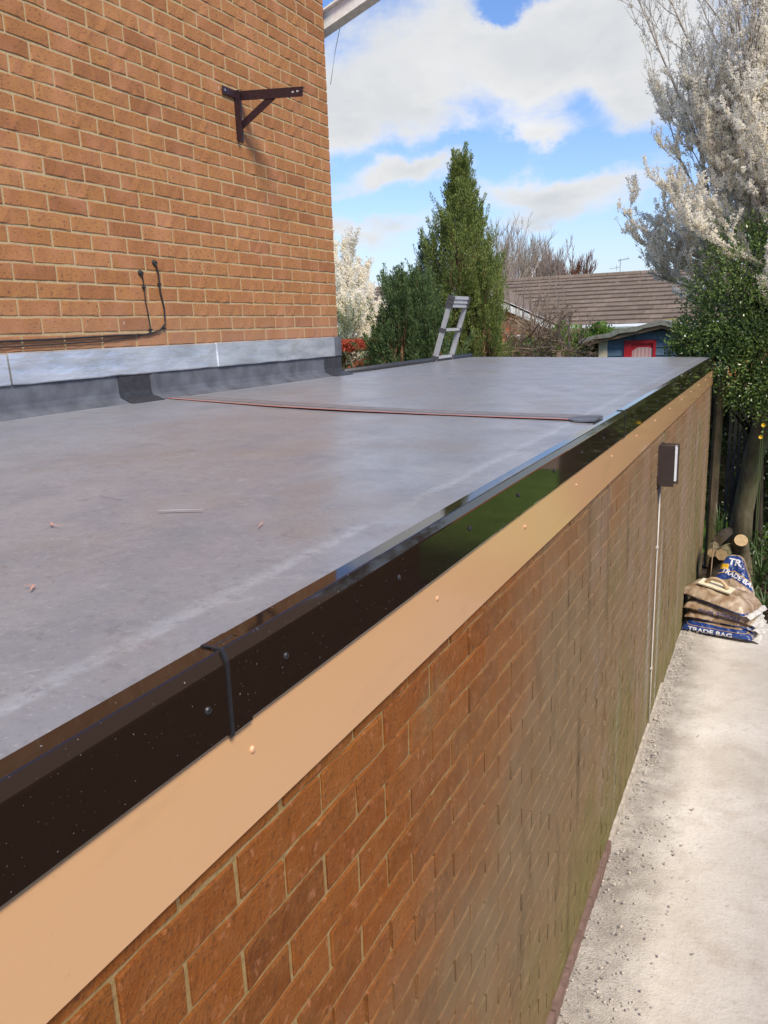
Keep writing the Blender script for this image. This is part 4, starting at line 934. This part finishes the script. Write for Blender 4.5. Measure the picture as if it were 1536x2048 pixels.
def shrubs():
    r = thing('holly_bush', 'large glossy green holly bush at the right behind the roof corner', 'bush', (-.4, 9.7, 0))
    bl = [(-.40, 9.55, 3.06, .46, .45, .46), (.25, 9.6, 3.3, .5, .6, .6), (.35, 9.5, 2.6, .5, .6, .7), (-.48, 9.7, 2.6, .48, .5, .5), (-.62, 9.75, 2.3, .45, .45, .25), (-.92, 9.6, 2.36, .28, .35, .19), (-.2, 9.5, 2.1, .5, .5, .5), (.2, 9.5, 1.9, .5, .6, .5), (-1.04, 9.7, 2.22, .18, .25, .13)]
    bl = [(a*.935, b-.62, 2.624+(c-2.624)*.95+.05, d, e*.8, f) for a, b, c, d, e, f in bl]
    bush_cloud(r, bl, 46000, .036, .02, MAT['holly'], 'leaves', 4, .5)
    rs = random.Random(2); mb = MB()
    for b in bl:
        for k in range(9): mb.tube([(-.15, 9.75, 1.2), ((b[0]-.15)/2, 9.35, (b[2]+1.3)/2), (b[0]+rs.uniform(-1, 1)*b[3], b[1]+rs.uniform(-1, 1)*b[4], b[2]+rs.uniform(-.6, 1)*b[5])], [.02, .012, .003], 4, cap=False)
    mb.tube([(-.1, 9.8, 0), (-.15, 9.75, 1.25)], [.06, .04], 7); mb.build('stems', MAT['darkbark'], r)
    r = thing('ivy_hedge', 'dark shaded hedge of ivy behind the post and the tree trunk', 'hedge', (-.3, 10.9, 0))
    bush_cloud(r, [(-.55, 10.7, 1.6, .45, .4, .75), (.1, 10.8, 1.3, .6, .5, .9), (.6, 10.8, .9, .6, .5, .9), (-.5, 10.9, .6, .5, .4, .6), (.1, 10.9, 2.3, .8, .4, .6), (-1.6, 10.9, 1.0, .9, .4, .75)], 15000, .05, .032, MAT['ivy'], 'leaves', 6, .7)
    mb = MB(); mb.box(-2.6, 1.6, 11.15, 11.2, 0, 1.75); mb.build('backing_boards', MAT['darkbark'], r)
    # ground plants and litter by the trunk
    rs = np.random.default_rng(3); C = np.stack([rs.uniform(-.5, .5, 1500), rs.uniform(7.5, 10.2, 1500), rs.uniform(-.02, .03, 1500)], 1); V, F = leaves(C, rs.normal(size=C.shape)*np.array([1, 1, .25]), .055, .035, None, .2)
    obj('leaf_litter', to_mesh('leaf_litter', V, F, MAT['litter']), kind='stuff', label='brown fallen leaves on the soil round the stump', category='leaves')
    C = np.stack([rs.uniform(-.2, .5, 2600), rs.uniform(7.7, 10.3, 2600), rs.uniform(.0, .22, 2600)], 1); V, F = leaves(C, rs.normal(size=C.shape)+np.array([0, 0, .5]), rs.uniform(.03, .07, 2600), .028, None, .2)
    obj('ground_cover', to_mesh('ground_cover', V, F, MAT['ivy']), kind='stuff', label='low dark green ground cover right of the stump', category='ground cover')
    for (x, y, z, hh, lab) in ((-.47, 8.75, .25, .62, 'clump of long upright green leaves between the post and the logs'), (-.03, 8.35, 0, .55, 'clump of arching strap leaves right of the stump'), (.02, 7.55, 0, .35, 'small clump of strap leaves right of the stacked bags')):
        p = thing('strap_leaf_plant', lab, 'plant', (x, y, 0)); Vb = MB()
        for k in range(26):
            a = random.uniform(0, 6.28); l = hh*random.uniform(.6, 1.1); b = .12 if hh > .6 else .22; w = .008
            pts = [Vector((x+math.cos(a)*b*t*t, y+math.sin(a)*b*t*t, z+l*(t-.25*t**3))) for t in (0, .35, .7, 1)]; sd = Vector((-math.sin(a), math.cos(a), 0))
            V = []; 
            for i, q in enumerate(pts): V += [q-sd*w*(1-i/3.3), q+sd*w*(1-i/3.3)]
            Vb.add(V, [(2*i, 2*i+1, 2*i+3, 2*i+2) for i in range(3)])
        Vb.build('leaves', MAT['strap'], p)
        if z: mb = MB(); mb.tube([(x, y, 0), (x, y, z+.1)], .02, 6); mb.build('stalk', MAT['darkbark'], p)
    for (x, y, z, lab) in ((-.098, 7.5, 1.715, 'upper small yellow flower beside the tree trunk at the right edge'), (-.112, 7.5, 1.612, 'lower small yellow flower beside the tree trunk')):
        f = thing('yellow_flower', lab, 'flower', (x, y, 0)); C = np.tile([(x, y, z)], (12, 1)); a = np.linspace(0, 2*np.pi, 13)[:12]; D = np.stack([np.cos(a), -.6+0*a, np.sin(a)], 1); V, F = leaves(C, D, .022, .014, np.tile([(0, 1., .1)], (12, 1))); foliage('petals', V, F, MAT['yellow'], f)
        mb = MB(); mb.tube([(x+.02, y+.02, 0), (x+.012, y+.02, z*.6), (x, y+.005, z)], .003, 4); mb.build('stem', MAT['strap'], f)
    # photinia hedge
    r = thing('photinia_hedge', 'hedge with bright red young leaves beyond the house corner', 'hedge', (-5.5, 10.2, 0))
    bl = [(-5.1-.42*i, 10.15+.05*(i % 2), 1.2, .34, .4, 1.05) for i in range(5)]; bush_cloud(r, bl, 9000, .06, .03, MAT['photgr'], 'green_leaves', 7, .75)
    rs = np.random.default_rng(11); C = np.stack([rs.uniform(-7.0, -4.75, 5200), rs.uniform(9.8, 10.6, 5200), 2.33+.12*rs.random(5200)**1.5], 1); V, F = leaves(C, rs.normal(size=C.shape)*.6+np.array([0, 0, 1.0]), .07, .026); foliage('red_leaves', V, F, MAT['photred'], r)
    mb = MB()
    for i in range(6): mb.tube([(-5.1-.35*i, 10.2, 0), (-5.1-.35*i, 10.2, 1.8)], .03, 5)
    mb.build('stems', MAT['darkbark'], r)
    # laurel behind the playhouse
    r = thing('laurel_bush', 'bright green laurel bush left of the blue playhouse', 'bush', (-3.6, 12.9, 0))
    bl = [(-3.15, 13.5, 2.15, .42, .4, .42), (-3.6, 13.4, 2.1, .4, .4, .32), (-3.95, 13.1, 1.95, .35, .3, .33), (-2.75, 13.7, 2.15, .35, .3, .42), (-2.9, 13.6, 2.5, .2, .2, .28), (-3.45, 13.7, 2.38, .16, .2, .25), (-3.4, 13.4, 1.3, .7, .4, .8)]
    bush_cloud(r, bl, 12000, .085, .036, MAT['laurel'], 'leaves', 8, .55, .8)
    mb = MB(); [mb.tube([(-3.5, 13.45, 0), (-3.5+.1*k, 13.4, 1.2), (b[0], b[1], b[2])], [.03, .02, .008], 5) for k, b in enumerate(bl)]; mb.build('stems', MAT['tan'], r)
    # pruned twiggy bush
    r = thing('twiggy_shrub', 'bare tan twiggy pruned shrub to the right of the tall conifer', 'shrub', (-3.6, 11.8, 0)); rs = random.Random(21); limbs = []
    for i in range(90):
        s = (rs.choice((-3.95, -3.65, -3.35, -3.1, -2.95))+rs.uniform(-.15, .15), 11.8+rs.uniform(-.3, .3), rs.uniform(1.9, 2.5)); limbs.append((Vector((rs.gauss(0, .9), rs.gauss(0, .6), rs.uniform(-.1, .9))), rs.uniform(.4, .8), s))
    polys = branch_tree(None, limbs, 33, .8, -.1, .5, .0038, 2, (8, 5), .013, .32); tubes(polys, MAT['tan'], 'twigs', r, (5, 4, 3))
    limbs = [(Vector((rs.gauss(0, .22), rs.gauss(0, .2), 1)), rs.uniform(.35, .8), (rs.choice((-3.8, -3.3, -2.95))+rs.uniform(-.3, .3), 11.8, rs.uniform(2.2, 2.6))) for i in range(45)]
    polys = branch_tree(None, limbs, 34, .25, .8, .5, .0045, 1, (4,), .007); tubes(polys, MAT['mauve'], 'shoots', r, (4, 3))
    mb = MB(); [mb.tube([(x, 11.85, 0), (x+.03, 11.8, 1.3), (x+dx, 11.8, 2.2)], [.06, .05, .035], 7) for x, dx in ((-3.85, .05), (-3.3, -.1), (-2.98, .03), (-3.6, .2))]; mb.build('trunk', MAT['tan'], r, smooth=True)
    # distant bare trees
    for (x, y, z0, n, L, m, lab, sd, sprd, upv) in ((-8.7, 27, 2.6, 16, 2.5, 'twig', 'tall bare grey tree beyond the bungalow roof, right of the conifer', 41, .5, .6), (-8.1, 30, 3.2, 30, 1.7, 'mauve', 'low mauve bare tree beyond the bungalow ridge, nearest the aerial', 42, .35, .8), (-9.7, 30, 3.2, 28, 2.0, 'mauve', 'low mauve bare tree behind the tall grey one', 43, .35, .8), (-7.3, 31, 3.2, 26, 1.4, 'redbark', 'reddish bare tree low over the ridge, rightmost of the bare trees', 44, .35, .8)):
        r = thing('bare_tree', lab, 'tree', (x, y, 0)); rs = random.Random(sd)
        limbs = [(Vector((rs.gauss(0, .5), rs.gauss(0, .5), rs.uniform(.6, 1.2))), L*rs.uniform(.6, 1.2), (x+rs.uniform(-.5, .5), y, z0+rs.uniform(0, .6))) for i in range(n)]
        polys = branch_tree(None, limbs, sd, sprd, upv, .5, .007, 2, (9, 7), .03); tubes(polys, MAT[m], 'branches', r, (4, 3, 3)); mb = MB(); mb.tube([(x, y, 0), (x, y, z0+.6)], [.14, .09], 7); mb.build('trunk', MAT['twig'], r, smooth=True)
    r = thing('garden_hedge', 'dark green clipped hedge beyond the far blossom tree', 'hedge', (-12, 19, 0)); bush_cloud(r, [(-9-1.3*i, 19.0, 1.1, .9, .5, 1.1) for i in range(8)]+[(-4.9, 15.5, 1.1, 1.2, .5, 1.1)], 9000, .12, .07, MAT['ivy'], 'leaves', 12, .8)
shrubs()

# ------------------------------------------------------------------ buildings beyond
def tiles(root, x0, x1, y0, z0, y1, z1, name='roof_tiles', course=.30, tw=.33):
    L = math.hypot(y1-y0, z1-z0); n = int(L/course); V = []; F = []; u = Vector((0, y1-y0, z1-z0)).normalized(); nrm = Vector((0, -u.z, u.y)); c = L/n; b = 0
    for k in range(n):
        off = tw/2 if k % 2 else 0; x = x0-off
        while x < x1:
            a, e = max(x+.003, x0), min(x+tw-.003, x1)
            if e-a > .03:
                lift = .045+random.uniform(-.005, .006); p = Vector((0, y0, z0))+u*(k*c); q = p+u*(c*1.08); p1 = p+nrm*lift; q1 = q+nrm*.008; p0 = p+nrm*.0
                V += [(a, p1.y, p1.z), (e, p1.y, p1.z), (e, q1.y, q1.z), (a, q1.y, q1.z), (a, p0.y, p0.z), (e, p0.y, p0.z)]; F += [(b, b+1, b+2, b+3), (b+4, b+5, b+1, b)]; b += 6
            x += tw
    off = np.array(OFF[root.name]); return obj(name, to_mesh(name, np.array(V)-off, F, MAT['tile']), root, kind='stuff')
def bungalow():
    r = thing('bungalow', 'long low bungalow with brown tiled roof and orange brick gable', 'house', (-6, 23, 0))
    EY, EZ, RY, RZ = 20.0, 2.52, 23.4, 3.85
    mb = MB(); mb.box(-15, 3, EY+.4, 26.4, 0, 2.5); mb.build('wall', MAT['obrick'], r)
    mb = MB(); mb.add([(-15.3, EY, EZ-.03), (3.3, EY, EZ-.03), (3.3, RY, RZ-.03), (-15.3, RY, RZ-.03), (-15.3, 26.8, EZ), (3.3, 26.8, EZ)], [(0, 1, 2, 3), (3, 2, 5, 4), (0, 3, 4), (1, 5, 2), (0, 4, 5, 1)]); mb.build('roof', MAT['tile'], r)
    tiles(r, -15.3, 3.3, EY, EZ, RY, RZ)
    mb = MB(); x = -15.3
    while x < 3.3: mb.tube([(x, RY, RZ+.01), (x+.44, RY, RZ+.012)], .085, 8); x += .45
    mb.build('ridge_tiles', MAT['tile'], r, kind='stuff')
    mb = MB(); mb.tube([(-15.3, EY-.06, EZ-.03), (3.3, EY-.06, EZ-.03)], .06, 8); mb.build('gutter', MAT['gutter'], r)
    mb = MB(); mb.box(-15.2, 3.2, EY, EY+.4, EZ-.2, EZ-.06); mb.build('soffit', MAT['whitep'], r)
    # front gable wing
    GX, GY, AZ, HW = -7.35, 19.6, 3.63, 2.6; sl = (AZ-2.45)/HW
    mb = MB(); mb.add([(GX-HW+.15, GY, 0), (GX+HW-.15, GY, 0), (GX+HW-.15, GY, 2.45), (GX, GY, AZ-.08), (GX-HW+.15, GY, 2.45), (GX-HW+.15, GY+2, 0), (GX+HW-.15, GY+2, 0), (GX+HW-.15, GY+2, 2.45), (GX, GY+2, AZ-.08), (GX-HW+.15, GY+2, 2.45)],
        [(0, 1, 2, 3, 4), (5, 9, 8, 7, 6), (0, 5, 6, 1), (1, 6, 7, 2), (0, 4, 9, 5)]); mb.build('gable_wall', MAT['obrick'], r)
    for s in (-1, 1):
        mb = MB(); mb.bar((GX, GY-.18, AZ-.02), (GX+s*(HW+.12), GY-.18, AZ-.02-sl*(HW+.12)), .04, .20); mb.build('bargeboard', MAT['whitep'], r)
        mb = MB(); a = (GX, GY-.2, AZ+.08); b = (GX+s*(HW+.2), GY-.2, AZ+.08-sl*(HW+.2)); mb.add([a, b, (b[0], GY+4, b[2]), (a[0], GY+4, a[2])], [(0, 1, 2, 3) if s > 0 else (0, 3, 2, 1)]); mb.add([(a[0], a[1], a[2]-.05), (b[0], b[1], b[2]-.05), b, a], [(0, 1, 2, 3)]); mb.build('gable_roof', MAT['tile'], r)
    for (x, w, z) in ((-5.75, .7, 1.75), (-8.0, 1.3, 1.2)):
        mb = MB(); mb.box(x-w/2, x+w/2, GY-.05, GY+.01, z-.5, z+.62); wd = mb.build('window', MAT['whitep'], r); mb = MB(); mb.box(x-w/2+.06, x-.03, GY-.06, GY-.045, z-.44, z+.56); mb.box(x+.03, x+w/2-.06, GY-.06, GY-.045, z-.44, z+.56); mb.build('pane', MAT['glass'], wd)
    a = thing('tv_aerial', 'thin television aerial standing on the bungalow ridge', 'aerial', (-4.17, 23.4, 3.9)); mb = MB(); x = -4.17; y = 23.4
    mb.tube([(x, y, 3.9), (x, y, 4.30)], .012, 5); mb.build('mast', MAT['steel'], a)
    mb = MB(); mb.tube([(x-.06, y, 4.24), (x+.24, y, 4.29)], .008, 4); [mb.tube([(x+.04*k-.04, y-.14, 4.245+.0065*k), (x+.04*k-.04, y+.14, 4.245+.0065*k)], .005, 4) for k in range(7)]; [mb.tube([(x+.04*k-.04, y, 4.20+.0065*k), (x+.04*k-.04, y, 4.29+.0065*k)], .005, 4) for k in (0, 6)]; mb.build('aerial_array', MAT['steel'], a)
    mb = MB(); mb.tube([(x-.3, y, 4.04), (x, y, 4.07)], .008, 4); mb.tube([(x-.1, y, 3.98), (x-.1, y, 4.13)], .007, 4); mb.build('lower_arm', MAT['steel'], a)
    # far roofs
    f = thing('distant_house', 'distant grey roofed house with small white gable behind the bare trees', 'house', (-14, 44, 0)); mb = MB(); mb.box(-19, -11.5, 42, 48, 0, 4.6); mb.build('wall', MAT['whitep'], f)
    mb = MB(); mb.add([(-19.3, 41.6, 4.55), (-11.3, 41.6, 4.55), (-11.3, 45, 6.0), (-19.3, 45, 6.0), (-19.3, 48.4, 4.55), (-11.3, 48.4, 4.55)], [(0, 1, 2, 3), (3, 2, 5, 4), (0, 3, 4), (1, 5, 2)]); mb.build('roof', plain('grey_slate', (.17, .165, .175), .8), f)
    mb = MB(); mb.add([(-12.9, 41.4, 4.5), (-11.7, 41.4, 4.5), (-12.3, 41.4, 5.55)], [(0, 1, 2)]); mb.add([(-12.9, 41.4, 4.5), (-12.3, 41.4, 5.55), (-12.3, 44, 5.55), (-12.9, 43, 4.5)], [(0, 1, 2, 3)]); mb.add([(-11.7, 41.4, 4.5), (-12.3, 41.4, 5.55), (-12.3, 44, 5.55), (-11.7, 43, 4.5)], [(0, 3, 2, 1)]); mb.build('gable', MAT['gutter'], f)
bungalow()

def playhouse():
    r = thing('playhouse', 'small blue timber playhouse with red window and grey felt roof', 'playhouse', (-1.7, 14, 0))
    Y = 13.0; xl, xr, ax = -2.50, -.80, -1.66; az = 2.60; sl = .205
    def top(x): return az-.07-sl*abs(x-ax)
    mb = MB(); V = [(xl, Y+.02, 0), (xr, Y+.02, 0), (xr, Y+.02, top(xr)-.04), (ax, Y+.02, az-.1), (xl, Y+.02, top(xl)-.04)]; V += [(x, Y+1.8, z) for x, y, z in V]; mb.add(V, [(0, 1, 2, 3, 4), (5, 9, 8, 7, 6), (0, 4, 9, 5), (1, 6, 7, 2), (0, 5, 6, 1)]); mb.build('wall', MAT['blue'], r)
    z = .05; k = 0
    while z < az-.15:
        h = .118; zt = z+h; 
        # clip the board under the roof slope
        xa, xb = xl, xr
        if zt > top(xl): xa = ax-(az-.07-zt)/sl
        if zt > top(xr): xb = ax+(az-.07-zt)/sl
        xa = max(xa, xl); xb = min(xb, xr)
        if xb-xa > .1: mb = MB(); mb.add([(xa, Y-.018, z), (xb, Y-.018, z), (xb, Y-.004, zt), (xa, Y-.004, zt), (xa, Y+.02, z), (xb, Y+.02, z), (xb, Y+.02, zt), (xa, Y+.02, zt)], [(0, 1, 2, 3), (0, 4, 5, 1), (3, 2, 6, 7), (0, 3, 7, 4), (1, 5, 6, 2)]); mb.build('board', MAT['blue'], r)
        z += .12; k += 1
    for x0, x1 in ((xl-.10, xl+.03), (xr-.03, xr+.10)): mb = MB(); mb.box(x0, x1, Y-.05, Y+.03, 0, top(xl)-.03); mb.build('corner_post', MAT['creamp'], r)
    wx0, wx1, wz0, wz1 = -2.21, -1.74, 1.70, 2.325
    w = MB(); w.box(wx0, wx1, Y-.05, Y-.022, wz1-.05, wz1); w.box(wx0, wx0+.10, Y-.05, Y-.022, wz0, wz1-.05); w.box(wx1-.04, wx1, Y-.05, Y-.022, wz0, wz1-.05); w.box(wx0+.1, wx1-.04, Y-.05, Y-.022, wz0, wz0+.05); fr = w.build('window', MAT['redp'], r)
    mb = MB(); mb.add([(wx0+.10, Y-.03, wz0+.05), (wx1-.04, Y-.03, wz0+.05), (wx1-.04, Y-.03, wz1-.14), (wx1-.1, Y-.03, wz1-.11), (wx0+.2, Y-.03, wz1-.11), (wx0+.12, Y-.03, wz1-.16)], [(0, 1, 2, 3, 4, 5)]); mb.build('curtain', MAT['curtain'], fr)
    mb = MB(); mb.box(wx0+.1, wx1-.04, Y-.026, Y-.0235, wz0+.05, wz1-.05); mb.build('pane', MAT['redp'], fr)
    for s in (-1, 1):
        mb = MB(); e = ax+s*(1.22 if s > 0 else 1.21); n = 10; prev = None; V = []
        for i in range(n+1):
            x = ax+(e-ax)*i/n; zz = az-sl*abs(x-ax)+.008*math.sin(i*1.7); V += [(x, Y-.22, zz+.012), (x, Y-.22, zz-.055-.01*math.sin(i*2.3)), (x, Y+2, zz+.012), (x, Y+2, zz-.055)]
        F = [];
        for i in range(n): q = 4*i; F += [(q, q+1, q+5, q+4), (q, q+4, q+6, q+2), (q+1, q+3, q+7, q+5)]
        F.append((4*n, 4*n+1, 4*n+3, 4*n+2)); mb.add(V, F); mb.build('roof_felt', MAT['felt'], r)
        mb = MB(); mb.bar((ax, Y-.16, az-.085), (e-s*.05, Y-.16, az-.085-sl*1.16), .03, .045); mb.build('bargeboard', MAT['wood'], r)
    mb = MB(); mb.add([(ax-.1, Y+.6, az+.03), (ax+.7, Y+.6, az-.1), (ax+.6, Y+1.2, az-.05), (ax, Y+1.2, az+.04)], [(0, 1, 2, 3)]); mb.build('moss_patch', MAT['moss'], r)
playhouse()

# ------------------------------------------------------------------ what stands to the right, seen in the glossy trim
def right_side():
    w = thing('side_building', 'long low brick building with tiled roof across the patio', 'building', (3.5, 2, 0)); mb = MB(); mb.box(1.91, 6.0, -4.5, 7.0, 0, 2.2); mb.build('wall', MAT['sidebrick'], w)
    mb = MB(); mb.add([(1.86, -4.7, 2.2), (1.86, 7.05, 2.2), (4.2, 7.05, 3.3), (4.2, -4.7, 3.3), (6.4, -4.7, 2.25), (6.4, 7.05, 2.25)], [(0, 3, 2, 1), (3, 4, 5, 2), (0, 4, 3), (1, 2, 5), (0, 1, 5, 4)]); mb.build('roof', plain('brown_roof', (.34, .22, .14), .85), w)
    g = thing('brick_outbuilding', 'far orange brick outbuilding with cream door across the lawn', 'building', (3.5, 20, 0)); mb = MB(); mb.box(1.6, 9, 19.6, 24, 0, 2.4); mb.build('wall', MAT['obrick'], g)
    mb = MB(); mb.box(1.4, 9.2, 19.3, 24.2, 2.4, 2.62); mb.build('roof', MAT['felt'], g); mb = MB(); mb.box(2.0, 4.2, 19.55, 19.6, 0, 2.15); mb.build('door', MAT['creamp'], g)
    h = thing('low_hedge', 'low clipped hedge along the far side of the lawn', 'hedge', (4, 16, 0)); bush_cloud(h, [(2.0+.8*i, 16.3, .3, .55, .35, .35) for i in range(9)], 6000, .06, .035, MAT['holly'], 'leaves', 14, .8)
    V, F = grid(.3, 14, 14.25, 19.5, 10, 10, lambda X, Y: .004+0*X); obj('path', to_mesh('path', V, F, plain('sandy_path', (.38, .27, .17), .95)), kind='structure')
    t = thing('garden_tree', 'leafy evergreen tree beyond the lawn on the right', 'tree', (6.5, 13, 0)); bush_cloud(t, [(6.5, 13, 3.4, 1.5, 1.5, 1.4), (6.0, 12.5, 2.4, 1.0, 1.0, .9)], 5000, .14, .08, MAT['ivy'], 'crown', 15, .6); mb = MB(); mb.tube([(6.5, 13, 0), (6.5, 13, 2.6)], [.15, .1], 8); mb.build('trunk', MAT['bark'], t)
right_side()
